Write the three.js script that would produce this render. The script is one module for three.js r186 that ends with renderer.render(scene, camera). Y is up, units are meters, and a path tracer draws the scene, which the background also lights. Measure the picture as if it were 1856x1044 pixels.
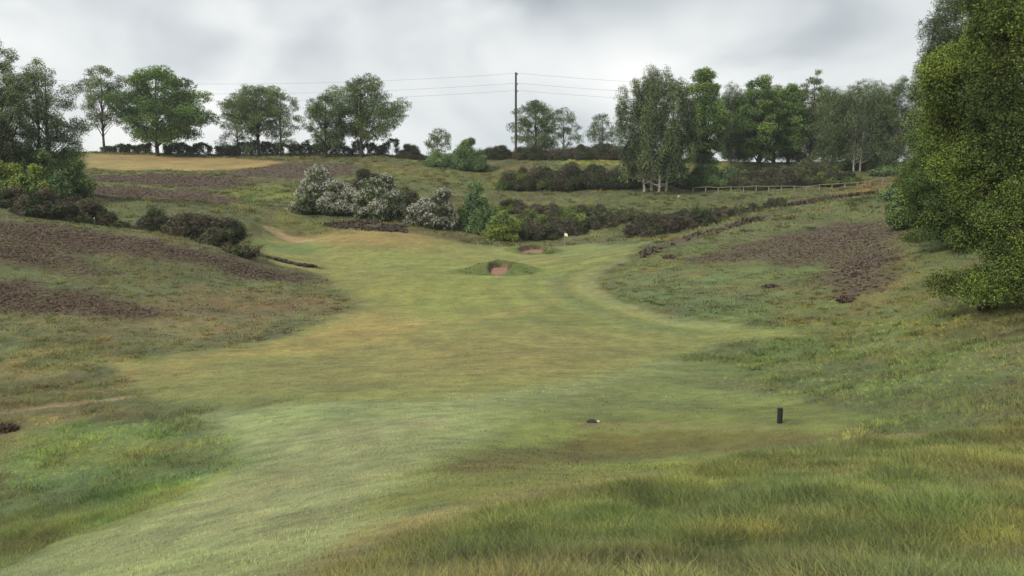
import * as THREE from 'three';
import { mergeGeometries } from 'three/addons/utils/BufferGeometryUtils.js';

// ------------------------------------------------------------------ camera, sky, sun, exposure
const EYE = 12;
const scene = new THREE.Scene();
const camera = new THREE.PerspectiveCamera(2 * Math.atan(522 / 1650) * 180 / Math.PI, 16 / 9, 0.1, 9000);
camera.position.set(0, EYE, 0);
camera.rotation.x = -Math.atan(222 / 1650);
scene.add(camera);
const renderer = new THREE.WebGLRenderer({ antialias: true });
renderer.setSize(1024, 576);
renderer.toneMapping = THREE.LinearToneMapping;
renderer.toneMappingExposure = 2.8;
renderer.shadowMap.enabled = true;
renderer.shadowMap.type = THREE.PCFSoftShadowMap;
const LIT = 1.66;                       // what an upward white surface shows under this sky, sun and exposure

const sun = new THREE.DirectionalLight(new THREE.Color(1.0, 0.955, 0.88), 1.5);
sun.position.set(-50, 58, -25);
sun.target.position.set(0, 0, -80);
sun.castShadow = true;
sun.shadow.radius = 34;
sun.shadow.mapSize.set(4096, 4096);
Object.assign(sun.shadow.camera, { left: -160, right: 160, top: 160, bottom: -160, near: 1, far: 500 });
scene.add(sun, sun.target);

scene.fog = new THREE.FogExp2(0xdfe6ea, 0.00016);   // thin damp air

// ------------------------------------------------------------------ random numbers and noise
function rngOf(seed) { let s = (seed * 2654435761) >>> 0; return () => { s = (s + 0x6d2b79f5) | 0; let t = Math.imul(s ^ (s >>> 15), 1 | s); t = (t + Math.imul(t ^ (t >>> 7), 61 | t)) ^ t; return ((t ^ (t >>> 14)) >>> 0) / 4294967296; }; }
const hash = (i, j, k) => { let h = Math.imul(i, 374761393) + Math.imul(j, 668265263) + Math.imul(k, 2147483647); h = Math.imul(h ^ (h >>> 13), 1274126177); return ((h ^ (h >>> 16)) >>> 0) / 4294967296; };
function noise(x, y, k = 0) {            // value noise, 0..1
  const i = Math.floor(x), j = Math.floor(y); let u = x - i, v = y - j; u = u * u * u * (u * (u * 6 - 15) + 10); v = v * v * v * (v * (v * 6 - 15) + 10);
  const a = hash(i, j, k), b = hash(i + 1, j, k), c = hash(i, j + 1, k), d = hash(i + 1, j + 1, k);
  return a + (b - a) * u + (c - a) * v + (a - b - c + d) * u * v;
}
function fbm(x, y, k = 0, n = 4) { let s = 0, a = 0.5, t = 0; for (let o = 0; o < n; o++) { s += a * noise(x, y, k + o * 17); t += a; a *= 0.5; const q = x; x = x * 1.62 - y * 1.18 + 3.1; y = q * 1.18 + y * 1.62 - 7.7; } return s / t; }
function noise3(x, y, z, s) {
  const k = Math.floor(z), w = z - k, u = w * w * (3 - 2 * w);
  return noise(x, y, s + k * 31) * (1 - u) + noise(x, y, s + (k + 1) * 31) * u;
}
function fbm3(x, y, z, s, n) { let v = 0, a = 0.5, t = 0; for (let o = 0; o < n; o++) { v += a * noise3(x, y, z, s + o * 7); t += a; a *= 0.5; const q = x; x = x * 1.7 + y * 0.9 + 3.3; y = y * 1.7 - q * 0.9 + z * 0.4 + 1.7; z = z * 1.93 + 5.1; } return v / t; }
const clamp = (x, a, b) => Math.min(b, Math.max(a, x)), lerp = (a, b, t) => a + (b - a) * t;
const step = (a, b, x) => { const t = clamp((x - a) / (b - a), 0, 1); return t * t * (3 - 2 * t); };
const lin = (c) => { c /= 255; return c <= 0.04045 ? c / 12.92 : ((c + 0.055) / 1.055) ** 2.4; };

// ------------------------------------------------------------------ sky: unbroken layered cloud
{
  const W = 3072, HH = 1536, data = new Float32Array(W * HH * 4);
  for (let r = 0; r < HH; r++) {
    const el = ((r + 0.5) / HH - 0.5) * Math.PI, y = Math.sin(el), cy = Math.cos(el);
    for (let c = 0; c < W; c++) {
      const az = ((c + 0.5) / W - 0.5) * 2 * Math.PI, o = (r * W + c) * 4;
      let v = 0.27, warm = 0;
      if (y > -0.02) {
        const x = cy * Math.cos(az), z = cy * Math.sin(az), k = 1 / (Math.max(y, 0) + 0.3);
        const px = x * k, pz = z * k;
        const wx = fbm(px * 0.7 + 4, pz * 0.7, 5, 3) - 0.5, wz = fbm(px * 0.7, pz * 0.7 + 9, 11, 3) - 0.5;
        const big = fbm(px * 1.1 + wx * 1.3 + 2.2, pz * 1.1 + wz * 1.3 + 0.6, 21, 4), ux = fbm3(x * 3.4 + 7, y * 6, z * 3.4, 31, 3) - 0.5, uy = fbm3(x * 3.4, y * 6 + 5, z * 3.4 + 9, 57, 3) - 0.5, fine = fbm3(x * 5.2 + ux * 1.1, y * 7.4 + uy * 1.1, z * 5.2 + uy * 0.6, 83, 5);
        let d = clamp((big - 0.5) * 0.9 + (fine - 0.5) * 2.3, -0.75, 0.75);
        const az2 = Math.atan2(x, -z), e2 = el, puff = (a, b, sa, sb) => Math.exp(-(((az2 - a + wx * 0.22) / sa) ** 2) - (((e2 - b + wz * 0.09) / sb) ** 2));
        d += 0.62 * puff(0.04, 0.085, 0.19, 0.06) + 0.1 * puff(-0.4, 0.1, 0.22, 0.06) - 0.45 * puff(0.03, 0.205, 0.16, 0.035) - 0.16 * puff(0.33, 0.13, 0.15, 0.07) - 0.16 * puff(-0.1, 0.12, 0.06, 0.04);
        v = 0.282 + d * 0.15;
        v = lerp(v, 0.3, step(0.10, -0.02, y) * 0.6);
        warm = d;
      }
      data[o] = v * (0.955 + 0.07 * warm); data[o + 1] = v * (1.003 + 0.01 * warm); data[o + 2] = v * (1.025 - 0.06 * warm); data[o + 3] = 1;
    }
  }
  const sky = new THREE.DataTexture(data, W, HH, THREE.RGBAFormat, THREE.FloatType);
  sky.mapping = THREE.EquirectangularReflectionMapping; sky.magFilter = sky.minFilter = THREE.LinearFilter; sky.needsUpdate = true;
  scene.background = sky; scene.environment = sky;
}

// ------------------------------------------------------------------ the lie of the land: [x, z, height] spots, a thin plate through them
const SPOTS = [[0.0,-10.0,7.29], [0.0,-12.3,6.69], [0.0,-15.2,6.05], [0.0,-18.0,5.48], [0.0,-20.5,4.98], [0.0,-25.0,4.25], [0.0,-29.0,3.66], [0.0,-38.0,2.65], [0.0,-48.0,2.01], [0.0,-56.0,1.75], [0.0,-66.0,1.57], [0.0,-79.0,1.47], [-1.28,-91.0,1.1], [0.0,-104.0,1.33], [2.54,-113.0,1.37], [7.1,-123.0,1.86], [2.47,-127.0,1.91], [2.9,-150.0,4.81], [0.2,-165.0,7.56], [0.22,-186.0,11.11], [0.24,-200.0,13.43], [-10.67,-18.0,3.52], [-7.44,-16.0,4.46], [-4.45,-13.2,5.78], [-2.7,-11.2,6.73], [-12.95,-22.0,2.87], [-14.64,-25.0,2.62], [-13.04,-28.5,2.24], [-15.46,-34.0,1.9], [-18.88,-39.0,1.54], [-20.84,-36.0,1.65], [-24.76,-43.0,1.42], [-21.57,-50.0,1.28], [-30.89,-54.0,1.44], [-35.29,-62.0,2.2], [-30.07,-63.0,2.04], [-24.67,-64.0,1.49], [-40.72,-72.0,4.17], [-34.85,-73.5,4.01], [-46.64,-83.0,7.02], [-40.89,-83.5,6.38], [-32.22,-84.5,5.24], [-27.3,-85.0,4.06], [-24.89,-85.5,3.23], [-20.37,-86.0,1.44], [-28.75,-75.0,2.93], [-21.35,-73.0,1.82], [-19.5,-60.0,1.02], [-29.4,-108.0,2.57], [-24.08,-102.0,2.16], [-34.04,-97.0,4.3], [-45.51,-93.0,6.31], [-44.42,-97.0,5.89], [-50.52,-92.0,7.31], [-45.37,-103.0,6.44], [-53.17,-121.0,7.66], [-63.57,-145.0,9.23], [-70.46,-161.0,11.04], [-78.65,-180.0,13.07], [-84.25,-193.0,14.52], [-59.09,-108.0,9.42], [-60.58,-118.0,10.24], [-87.26,-160.0,12.0], [-103.46,-190.0,14.26], [-28.49,-115.0,2.8], [-34.42,-112.0,5.96], [-30.84,-119.0,4.86], [-25.0,-126.0,5.35], [-15.49,-123.0,4.77], [-10.2,-122.0,3.79], [-38.69,-150.0,8.42], [-45.77,-178.0,11.79], [-49.3,-192.0,13.71], [-66.58,-192.0,13.71], [-21.3,-155.0,8.3], [-24.92,-182.0,12.0], [-26.67,-195.0,13.74], [-21.12,-113.0,3.51], [-14.69,-106.0,2.42], [-19.39,-97.0,1.45], [-12.94,-76.0,0.93], [-15.8,-70.0,0.94], [-15.8,-60.0,1.02], [-13.22,-50.0,1.28], [-8.04,-39.5,2.28], [-13.43,-41.0,1.91], [-8.54,-32.0,2.9], [-7.11,-26.5,3.44], [-7.16,-21.5,3.93], [-7.18,-18.0,4.29], [-2.82,-16.0,5.47], [-3.71,-26.0,3.94], [-2.87,-20.0,4.76], [-10.09,-59.0,1.2], [-5.28,-48.0,1.71], [-9.34,-86.0,1.59], [-8.4,-108.0,2.24], [2.59,-29.2,3.62], [6.68,-28.8,3.7], [8.66,-28.6,3.72], [9.78,-28.4,3.83], [3.0,-27.9,3.66], [6.42,-27.6,3.75], [2.89,-26.8,3.27], [6.18,-26.5,3.47], [2.66,-24.6,3.64], [5.46,-23.4,4.2], [0.53,-26.6,3.75], [0.51,-25.2,3.73], [2.02,-18.6,5.2], [7.68,-26.0,3.94], [10.7,-25.5,4.42], [9.04,-21.5,5.26], [5.92,-20.0,5.35], [14.46,-25.0,5.05], [16.8,-33.0,4.3], [19.48,-34.0,4.93], [25.05,-44.0,5.05], [26.64,-53.0,4.93], [27.54,-60.0,4.74], [33.33,-76.0,5.59], [39.39,-94.0,6.36], [53.81,-128.0,8.02], [66.62,-160.0,9.9], [9.91,-17.0,6.18], [7.06,-12.0,7.1], [5.16,-8.7,7.9], [3.29,-9.0,7.76], [1.65,-9.5,7.53], [3.08,-18.0,5.6], [5.05,-14.0,6.75], [3.05,-15.0,6.17], [6.46,-18.0,5.95], [5.01,-10.2,7.5], [11.13,-38.0,2.65], [14.99,-36.0,3.6], [6.09,-36.0,2.69], [3.1,-41.0,2.43], [15.69,-54.0,2.12], [20.27,-49.0,3.03], [23.08,-56.0,3.15], [8.8,-52.5,1.74], [10.85,-65.0,1.73], [15.72,-69.0,1.95], [18.24,-63.0,2.04], [22.19,-77.0,2.68], [19.27,-85.0,2.76], [29.49,-93.0,4.16], [37.69,-100.0,5.39], [29.57,-78.0,3.52], [8.2,-78.0,1.6], [8.34,-90.0,1.66], [14.28,-97.0,2.82], [23.68,-105.0,4.62], [33.9,-114.0,6.74], [48.71,-122.0,8.21], [41.09,-119.0,7.59], [15.1,-112.0,2.56], [21.08,-119.0,3.06], [30.14,-127.0,4.53], [41.04,-138.0,5.39], [12.33,-118.0,2.27], [24.33,-148.0,5.35], [15.82,-136.0,3.43], [26.24,-160.0,7.6], [31.25,-158.0,7.28], [44.96,-158.0,7.56], [58.86,-157.0,7.97], [48.31,-170.0,8.96], [63.3,-172.0,10.46], [53.05,-187.0,11.11], [41.39,-185.0,10.35], [50.69,-200.0,12.24], [25.34,-190.0,12.0], [26.91,-202.0,13.44], [-17.26,-22.0,1.64], [-26.12,-34.0,1.46], [-37.91,-50.0,1.6], [-49.39,-66.0,4.82], [-60.97,-82.0,7.08], [-88.72,-120.0,9.85], [-132.66,-180.0,13.07], [6.24,-8.0,8.23], [13.76,-18.0,6.42], [24.07,-32.0,6.14], [35.75,-48.0,6.78], [55.49,-75.0,7.5], [88.36,-120.0,9.13], [124.88,-170.0,10.99], [0.0,0.0,10.3], [3.0,-3.0,9.7], [-4.0,-3.0,9.1], [6.0,2.0,11.0], [-6.0,2.0,9.4], [0.0,8.0,11.5], [12.0,10.0,13.0], [-14.0,10.0,9.0], [0.0,-6.0,9.0], [5.0,-6.0,9.2], [25.0,-5.0,11.7], [40.0,-20.0,10.5], [-30.0,-8.0,5.5], [-45.0,-30.0,4.0], [0.0,30.0,13.0], [-40.0,30.0,10.0], [50.0,30.0,14.0], [0.0,-225.0,13.0], [-80.0,-220.0,14.2], [80.0,-220.0,12.5], [-150.0,-215.0,14.0], [150.0,-215.0,12.0], [0.0,-260.0,9.5], [-120.0,-260.0,10.5], [120.0,-260.0,9.5]];
const ZONES = [
  ["hillside_rough",[119,128,70],3,0.9,0,0,[[13.16,-93.15],[22.0,-97.36],[39.88,-92.51],[28.03,-49.4],[4.82,-8.12],[-2.64,-11.24],[-0.72,-14.66],[1.97,-18.17],[9.33,-23.58],[11.09,-37.85],[5.52,-40.09],[9.62,-48.37],[16.29,-53.79],[8.56,-62.81],[6.97,-86.45]]],
  ["slope_scrub",[109,113,62],4,0.8,0,0,[[-8.43,-158.78],[29.32,-155.74],[44.22,-155.32],[40.05,-146.68],[22.42,-136.14],[9.74,-131.58],[-2.19,-129.14],[-8.98,-137.37]]],
  ["fairway",[155,157,84],1.3,1,1,0,[[-21.48,-49.22],[-20.39,-52.6],[-17.62,-54.1],[-15.13,-57.4],[-13.81,-62.76],[-12.34,-69.83],[-12.24,-74.56],[-13.91,-78.92],[-17.49,-87.3],[-19.95,-91.37],[-23.33,-89.46],[-27.27,-100.0],[-30.88,-111.0],[-29.75,-114.57],[-23.09,-116.06],[-15.84,-114.55],[-8.89,-114.47],[-3.34,-114.43],[1.55,-115.68],[8.72,-117.62],[13.8,-102.24],[13.79,-97.73],[9.64,-91.96],[7.29,-84.03],[7.33,-73.9],[8.88,-65.22],[11.06,-59.58],[14.22,-57.52],[16.27,-54.3],[15.41,-51.68],[11.54,-50.27],[9.15,-47.48],[7.55,-44.89],[5.01,-40.0],[1.48,-33.08],[-2.54,-31.86],[-6.68,-32.69],[-11.23,-35.49],[-15.3,-39.18],[-17.9,-42.55],[-19.29,-44.71]]],
  ["fairway_middle",[155,146,86],4,0.7,1,0,[[-13.04,-51.75],[-8.05,-57.32],[0.79,-58.25],[9.42,-56.3],[10.36,-52.2],[6.15,-44.81],[0.55,-40.28],[-5.35,-37.79],[-12.07,-40.68],[-16.1,-44.96]]],
  ["fairway_far",[153,160,80],4,0.8,1,0,[[-13.81,-78.39],[-13.36,-96.09],[-4.88,-102.68],[1.92,-98.62],[9.04,-97.63],[6.33,-78.41],[6.89,-65.35],[-1.07,-62.25],[-7.1,-68.91]]],
  ["putting_green",[148,159,88],1.2,0.9,1,0,[[4.06,-117.04],[10.69,-115.73],[16.73,-105.0],[14.19,-105.0],[8.44,-105.0],[4.03,-106.9]]],
  ["dry_patch",[170,150,90],3,0.75,1,0,[[-28.71,-116.0],[-20.02,-114.61],[-11.71,-114.84],[-8.67,-111.5],[-13.37,-105.7],[-21.37,-107.2],[-28.06,-113.27]]],
  ["dry_bank",[177,161,92],1.6,0.85,1,0,[[-13.29,-58.64],[-11.7,-68.6],[-8.8,-68.98],[-4.79,-60.87],[-7.04,-54.97],[-11.7,-51.51],[-15.75,-50.16],[-18.08,-46.5],[-19.45,-47.19],[-19.78,-51.0],[-15.78,-53.5]]],
  ["lobe_edge",[193,170,100],0.35,0.7,1,0.5,[[-21.87,-50.87],[-21.29,-48.9],[-20.39,-47.21],[-19.0,-44.82]]],
  ["mow_band",[157,162,106],0.5,0.6,1,0.9,[[11.64,-94.64],[8.16,-89.22],[6.47,-81.45],[6.66,-74.02],[8.22,-66.33],[10.7,-59.61],[13.41,-57.07]]],
  ["mow_band",[161,152,92],0.8,0.55,1,1.3,[[1.2,-89.2],[3.76,-85.53],[4.9,-78.65],[2.61,-68.64],[-1.07,-62.25],[-5.24,-57.48]]],
  ["mow_band",[130,142,82],0.8,0.7,1,1.3,[[4.4,-87.9],[4.0,-75.11],[5.3,-65.44],[7.75,-59.46],[10.92,-55.08]]],
  ["semi_rough",[113,130,80],2,0.8,0,0,[[8.02,-83.65],[13.19,-85.85],[18.08,-79.6],[19.26,-66.63],[16.72,-60.21],[12.16,-61.51],[8.6,-69.46]]],
  ["walkway",[169,176,114],1.1,1,1,0,[[-12.64,-35.21],[-11.37,-35.97],[-7.15,-35.03],[-2.7,-33.98],[0.51,-37.65],[3.91,-41.54],[8.98,-46.58],[5.42,-39.37],[1.39,-31.02],[-0.48,-27.32],[-1.43,-23.29],[-2.19,-20.68],[-2.52,-18.73],[-2.45,-16.97],[-2.57,-14.05],[-2.92,-12.43],[-2.83,-11.41],[-2.04,-8.09],[-8.81,-14.79],[-11.45,-19.37],[-10.59,-20.13],[-9.66,-20.96],[-8.82,-22.24],[-8.44,-24.48],[-8.57,-26.47],[-10.21,-30.34]]],
  ["walkway_pale",[173,170,120],2,0.7,1,0,[[-8.46,-26.55],[-6.97,-30.36],[-3.11,-29.68],[-2.24,-28.01],[-3.36,-23.5],[-3.71,-20.44],[-3.95,-16.92],[-5.34,-15.88],[-7.7,-16.58],[-9.99,-18.04],[-8.46,-19.66],[-7.72,-22.35]]],
  ["walkway_green",[151,168,104],2.2,0.4,1,0,[[-11.12,-35.14],[-4.7,-33.1],[1.15,-35.55],[-0.51,-29.43],[-4.27,-30.06],[-8.44,-31.6]]],
  ["walkway_stripe",[155,166,80],0.25,0.75,1,0.35,[[-10.46,-19.88],[-9.31,-20.76],[-8.28,-21.93],[-8.0,-24.1],[-7.84,-25.58]]],
  ["worn_turf",[169,158,118],0.3,0.7,1,0.3,[[-5.27,-29.31],[-3.81,-29.38],[-2.15,-29.18]]],
  ["tee",[145,152,76],0.8,0.9,1,0,[[-2.19,-20.68],[-0.93,-25.76],[1.0,-31.01],[3.55,-37.6],[6.79,-40.25],[10.18,-36.27],[10.97,-28.76],[9.21,-25.76],[5.76,-24.68],[2.07,-19.16],[-0.3,-16.71],[-1.79,-16.85],[-2.41,-17.1]]],
  ["tee_back",[139,150,84],1.8,0.8,1,0,[[-0.84,-28.08],[1.59,-35.61],[4.17,-41.59],[5.97,-43.46],[9.12,-47.3],[9.99,-44.64],[10.05,-35.79],[6.62,-33.02],[3.34,-31.19]]],
  ["tee_front_shade",[119,108,54],0.5,0.8,1,0,[[-1.7,-21.18],[-0.43,-24.5],[2.12,-27.79],[4.8,-28.24],[8.68,-27.13],[9.21,-25.76],[8.01,-25.0],[5.33,-26.44],[2.8,-25.95],[0.29,-20.99],[-0.86,-20.18]]],  // browner bank grass, with the shade of its steep face painted in
  ["tee_foot",[145,148,68],0.7,0.7,1,0,[[-2.28,-18.26],[-0.35,-19.61],[2.91,-24.17],[7.1,-25.07],[6.07,-22.94],[2.4,-19.9],[-0.3,-17.16],[-1.81,-17.03]]],
  ["tee_edge_dry",[155,142,98],0.3,0.7,1,0.25,[[2.38,-28.85],[4.9,-28.89],[8.27,-28.06]]],
  ["dry_margin",[161,150,88],0.6,0.7,1,0.55,[[-2.6,-10.46],[-2.74,-12.02],[-2.31,-14.65],[-0.79,-15.95],[2.06,-18.98],[5.72,-21.59],[9.33,-23.58],[10.82,-24.31]]],
  ["dry_margin",[167,148,88],0.3,0.6,1,0.3,[[-2.74,-11.05],[-2.76,-12.42],[-2.46,-14.44],[-1.62,-15.27]]],
  ["left_rough",[123,136,74],1,0.9,0,0,[[-20.43,-35.26],[-16.26,-35.82],[-12.82,-35.29],[-10.09,-30.26],[-8.73,-26.87],[-8.54,-24.8],[-8.93,-22.55],[-9.78,-21.23],[-10.71,-20.37],[-11.53,-19.51]]],
  ["left_rough_lush",[111,130,72],1.5,0.8,0,0,[[-16.11,-27.56],[-13.74,-29.27],[-10.29,-28.91],[-8.72,-26.57],[-8.69,-24.76],[-9.17,-22.78],[-10.08,-21.59],[-10.97,-20.62],[-11.73,-19.85]]],
  ["olive_strip",[129,128,62],1,0.6,0,0,[[-16.96,-31.92],[-13.5,-31.83],[-10.21,-30.34],[-9.35,-28.25],[-12.89,-30.34],[-15.74,-30.3]]],
  ["left_slope",[135,128,80],4,0.75,0,0,[[-33.83,-59.34],[-24.19,-62.71],[-21.73,-67.09],[-20.9,-76.31],[-17.93,-79.68],[-12.82,-72.61],[-14.38,-63.57],[-17.5,-55.89],[-21.72,-52.67],[-20.47,-44.15],[-24.78,-43.03]]],
  ["brown_flush",[131,110,76],3,0.6,0,0,[[-27.64,-69.72],[-23.85,-73.88],[-16.5,-73.2],[-16.7,-63.49],[-20.17,-59.82],[-25.08,-60.15]]],
  ["dark_margin",[99,100,54],0.8,0.75,0,0,[[-24.01,-41.65],[-20.85,-41.54],[-17.83,-41.12],[-19.98,-39.75],[-22.22,-38.45]]],
  ["dirt_track",[165,142,112],0.15,0.95,1,0.28,[[-22.91,-37.19],[-21.75,-37.62],[-19.83,-38.47],[-18.55,-39.35],[-17.44,-39.91]]],
  ["stubble_field",[187,162,100],1.2,1,1,0,[[-87.73,-190.0],[-74.94,-161.96],[-62.95,-166.77],[-52.65,-172.45],[-46.98,-178.57],[-45.95,-183.97],[-60.18,-189.95],[-73.0,-193.8],[-82.99,-190.09]]],
  ["lush_patch",[125,142,64],3,0.6,0,0,[[-45.96,-144.39],[-43.91,-152.51],[-37.76,-153.64],[-32.64,-143.15],[-32.63,-132.44],[-38.0,-131.67]]],
  ["lush_patch",[123,146,76],1.5,0.8,1,0,[[-30.24,-107.52],[-25.33,-113.37],[-21.37,-107.2],[-22.82,-101.88],[-26.24,-100.77]]],
  ["bare_sand",[201,170,130],0.25,1,1,0,[[-32.11,-115.5],[-30.39,-117.0],[-25.69,-115.0],[-23.77,-112.5],[-26.51,-112.5],[-30.32,-114.0]]],
  ["upper_slope",[117,118,60],5,0.8,0,0,[[-33.33,-180.19],[-0.92,-190.59],[0.2,-164.99],[-15.81,-156.08],[-27.6,-159.19]]],
  ["ridge_strip",[147,152,76],1.5,0.9,0,0,[[8.46,-195.67],[22.73,-197.2],[44.78,-200.46],[66.92,-201.9],[62.4,-188.16],[31.02,-189.84],[9.38,-190.44]]],
  ["far_olive",[125,124,62],4,0.7,0,0,[[-35.99,-124.61],[-27.4,-123.0],[-20.99,-120.31],[-10.57,-117.81],[-23.22,-116.74],[-31.11,-114.53]]],
  ["hedge_path",[131,118,68],1.4,0.55,0,1.2,[[36.93,-86.5],[29.99,-69.97],[25.44,-60.3],[22.67,-57.58],[20.23,-57.61],[17.77,-57.6]]],
  ["fence_bare",[151,124,76],2,0.6,0,0,[[60.74,-159.56],[66.11,-158.73],[62.68,-146.03],[58.53,-148.85]]]
];            // name, colour as seen, soft edge (m), strength, mown, half width of a line, outline
const HEATH = [
  ["broad band of dark brown heather running down the upper left slope",5,0.42,0,1,[[-49.23,-82.29],[-46.16,-82.13],[-41.4,-83.93],[-34.92,-83.04],[-31.9,-83.64],[-28.97,-83.15],[-26.01,-84.1],[-23.62,-84.62],[-19.78,-86.37],[-19.72,-81.74],[-23.6,-78.58],[-27.06,-79.43],[-31.29,-77.85],[-35.27,-76.27],[-37.64,-75.72],[-34.83,-74.56],[-32.29,-73.52],[-33.76,-72.85],[-36.33,-71.94],[-40.79,-72.13],[-42.79,-71.08]]],
  ["dark heather tongue low on the left slope below the broad band",5,0.42,0,1,[[-40.55,-67.18],[-38.52,-67.93],[-36.77,-68.54],[-32.16,-67.65],[-27.31,-65.81],[-23.92,-65.75],[-25.04,-63.42],[-28.48,-61.01],[-32.43,-61.36],[-35.6,-62.57],[-37.69,-62.23]]],
  ["brown heather sheet on the right slope beside the oaks",4,0.3,0,1,[[16.88,-89.41],[22.66,-94.62],[31.39,-99.55],[37.41,-102.27],[41.25,-97.75],[30.17,-71.4],[26.38,-64.77],[24.03,-66.99],[28.71,-80.83],[24.68,-84.76],[18.75,-87.46]]],
  ["heather strip just below the yellow field",3,0.6,0,1,[[-71.28,-152.32],[-64.15,-159.68],[-51.47,-162.04],[-45.69,-158.82],[-43.77,-148.86],[-48.2,-145.93],[-56.29,-148.82],[-65.85,-144.28]]],
  ["dark heather drift sloping between the two birch clumps and the lush green patch",3,0.55,0,1,[[-60.83,-129.78],[-57.72,-141.29],[-48.76,-142.39],[-39.74,-134.93],[-41.64,-125.82],[-51.01,-124.65],[-49.89,-111.98],[-52.61,-112.09]]],
  ["low brown heather sheet beside the right end of the yellow field",2,0.35,0,1,[[-52.42,-168.31],[-46.87,-182.36],[-31.73,-183.47],[-29.05,-167.67],[-35.53,-160.4],[-48.77,-162.77]]],
  ["narrow black heather line above the dry fairway shoulder",6,0.55,1,1,[[-24.51,-120.41],[-20.34,-120.82],[-13.89,-118.72],[-13.72,-115.41],[-16.61,-115.07],[-23.56,-118.5]]],
  ["dark heather bank beside the fairway below the sandy scrape",9,0.45,1,1,[[-25.47,-93.0],[-23.22,-93.5],[-19.75,-94.5],[-19.62,-93.0],[-22.99,-92.5],[-25.2,-92.0]]],
  ["long heather fringe along the crest of the right ridge",3.2,0.5,1,1,[[13.99,-97.0],[17.7,-101.5],[21.05,-104.5],[27.2,-109.0],[32.25,-113.0],[31.7,-111.0],[26.72,-107.0],[20.36,-101.0],[16.8,-98.0],[13.7,-95.0]]],
  ["clumped purple brown heather on top of the right ridge near the rail fence",5,0.75,1,1,[[34.81,-117.0],[37.41,-121.0],[42.79,-124.0],[48.4,-127.0],[50.47,-126.0],[48.8,-123.0],[42.56,-119.0],[38.02,-116.0]]],
  ["heather patches thinning into grass under the brown sheet on the right slope",1.2,0.4,0,1,[[28.68,-79.48],[29.92,-71.0],[25.16,-61.23],[22.68,-61.53],[22.79,-67.53]]]
];            // label, tufts per square metre, height, kind, depth of tone, outline
const MARKS = {"post":[8.66,-28.61],"marker":[2.66,-29.2],"flag":[6.6,-114.33],"bunker1":[-1.27,-90.16],"bunker2":[2.61,-110.16],"stakes":[[-42.31,-92.36],[-43.83,-98.59],[-42.86,-100.82],[-41.12,-100.11]],"white_post":[-3.39,-188.29],"white_stone":[28.24,-154.96],"fence":[[31.25,-158.0],[63.93,-158.0]],"field_posts":[[41.7,-166.0],[46.1,-169.0],[52.14,-174.0],[58.76,-178.0]],"pole":[0.83,-198.0,18.47],"wires":[[31.31,29.24,27.74]]};

const heightPlain = (() => {
  const n = SPOTS.length, S = 50, m = n + 3, A = SPOTS.map((p) => [p[0] / S, p[1] / S]);
  const U = (q) => (q < 1e-12 ? 0 : 0.5 * q * Math.log(q)), M = [], b = new Float64Array(m);
  for (let i = 0; i < m; i++) M.push(new Float64Array(m));
  for (let i = 0; i < n; i++) {
    for (let j = 0; j < n; j++) M[i][j] = U((A[i][0] - A[j][0]) ** 2 + (A[i][1] - A[j][1]) ** 2);
    M[i][i] += 0.002; M[i][n] = M[n][i] = 1; M[i][n + 1] = M[n + 1][i] = A[i][0]; M[i][n + 2] = M[n + 2][i] = A[i][1]; b[i] = SPOTS[i][2];
  }
  for (let i = 0; i < m; i++) {
    let p = i; for (let k = i + 1; k < m; k++) if (Math.abs(M[k][i]) > Math.abs(M[p][i])) p = k;
    [M[i], M[p]] = [M[p], M[i]]; [b[i], b[p]] = [b[p], b[i]];
    for (let k = i + 1; k < m; k++) { const f = M[k][i] / M[i][i]; if (f) { for (let j = i; j < m; j++) M[k][j] -= f * M[i][j]; b[k] -= f * b[i]; } }
  }
  for (let i = m - 1; i >= 0; i--) { for (let j = i + 1; j < m; j++) b[i] -= M[i][j] * b[j]; b[i] /= M[i][i]; }
  return (x, z) => {
    const away = Math.max(Math.abs(x) - 150, -z - 250, z - 26), t = step(0, 90, away); let y = 0;
    if (t < 1) { const u = clamp(x, -240, 240) / S, v = clamp(z, -340, 116) / S; y = b[n] + b[n + 1] * u + b[n + 2] * v; for (let i = 0; i < n; i++) { const du = u - A[i][0], dv = v - A[i][1]; y += b[i] * U(du * du + dv * dv); } }
    return lerp(y, EYE - 9, t);
  };
})();
const BUNKERS = [
  { x: MARKS.bunker1[0], z: MARKS.bunker1[1], a: 1.2, l: 1.7, h: 1.3, w: 3.7, sand: 0.62 },
  { x: MARKS.bunker2[0], z: MARKS.bunker2[1], a: 1.5, l: 1.6, h: 1.0, w: 3.2, sand: 0.36 },
];
function bunkerAt(b, x, z) {             // local: u across, v away from the tee; e below 1 inside the sand
  const u = x - b.x, v = b.z - z, wob = 0.16 * Math.sin(u * 2.3 + b.x) + 0.1 * Math.sin(v * 3.1 + u * 1.7);
  return { u, v, e: Math.hypot(u / b.a, (v - b.l * 0.5) / (b.l * 0.55)) + wob };
}
function micro(x, z, mown) {
  const rough = (fbm(x * 0.8, z * 0.8, 3, 3) - 0.5) * 0.2 + (fbm(x * 0.16, z * 0.16, 8, 3) - 0.5) * 0.5;
  return rough * lerp(1, 0.22, mown);
}
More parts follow.
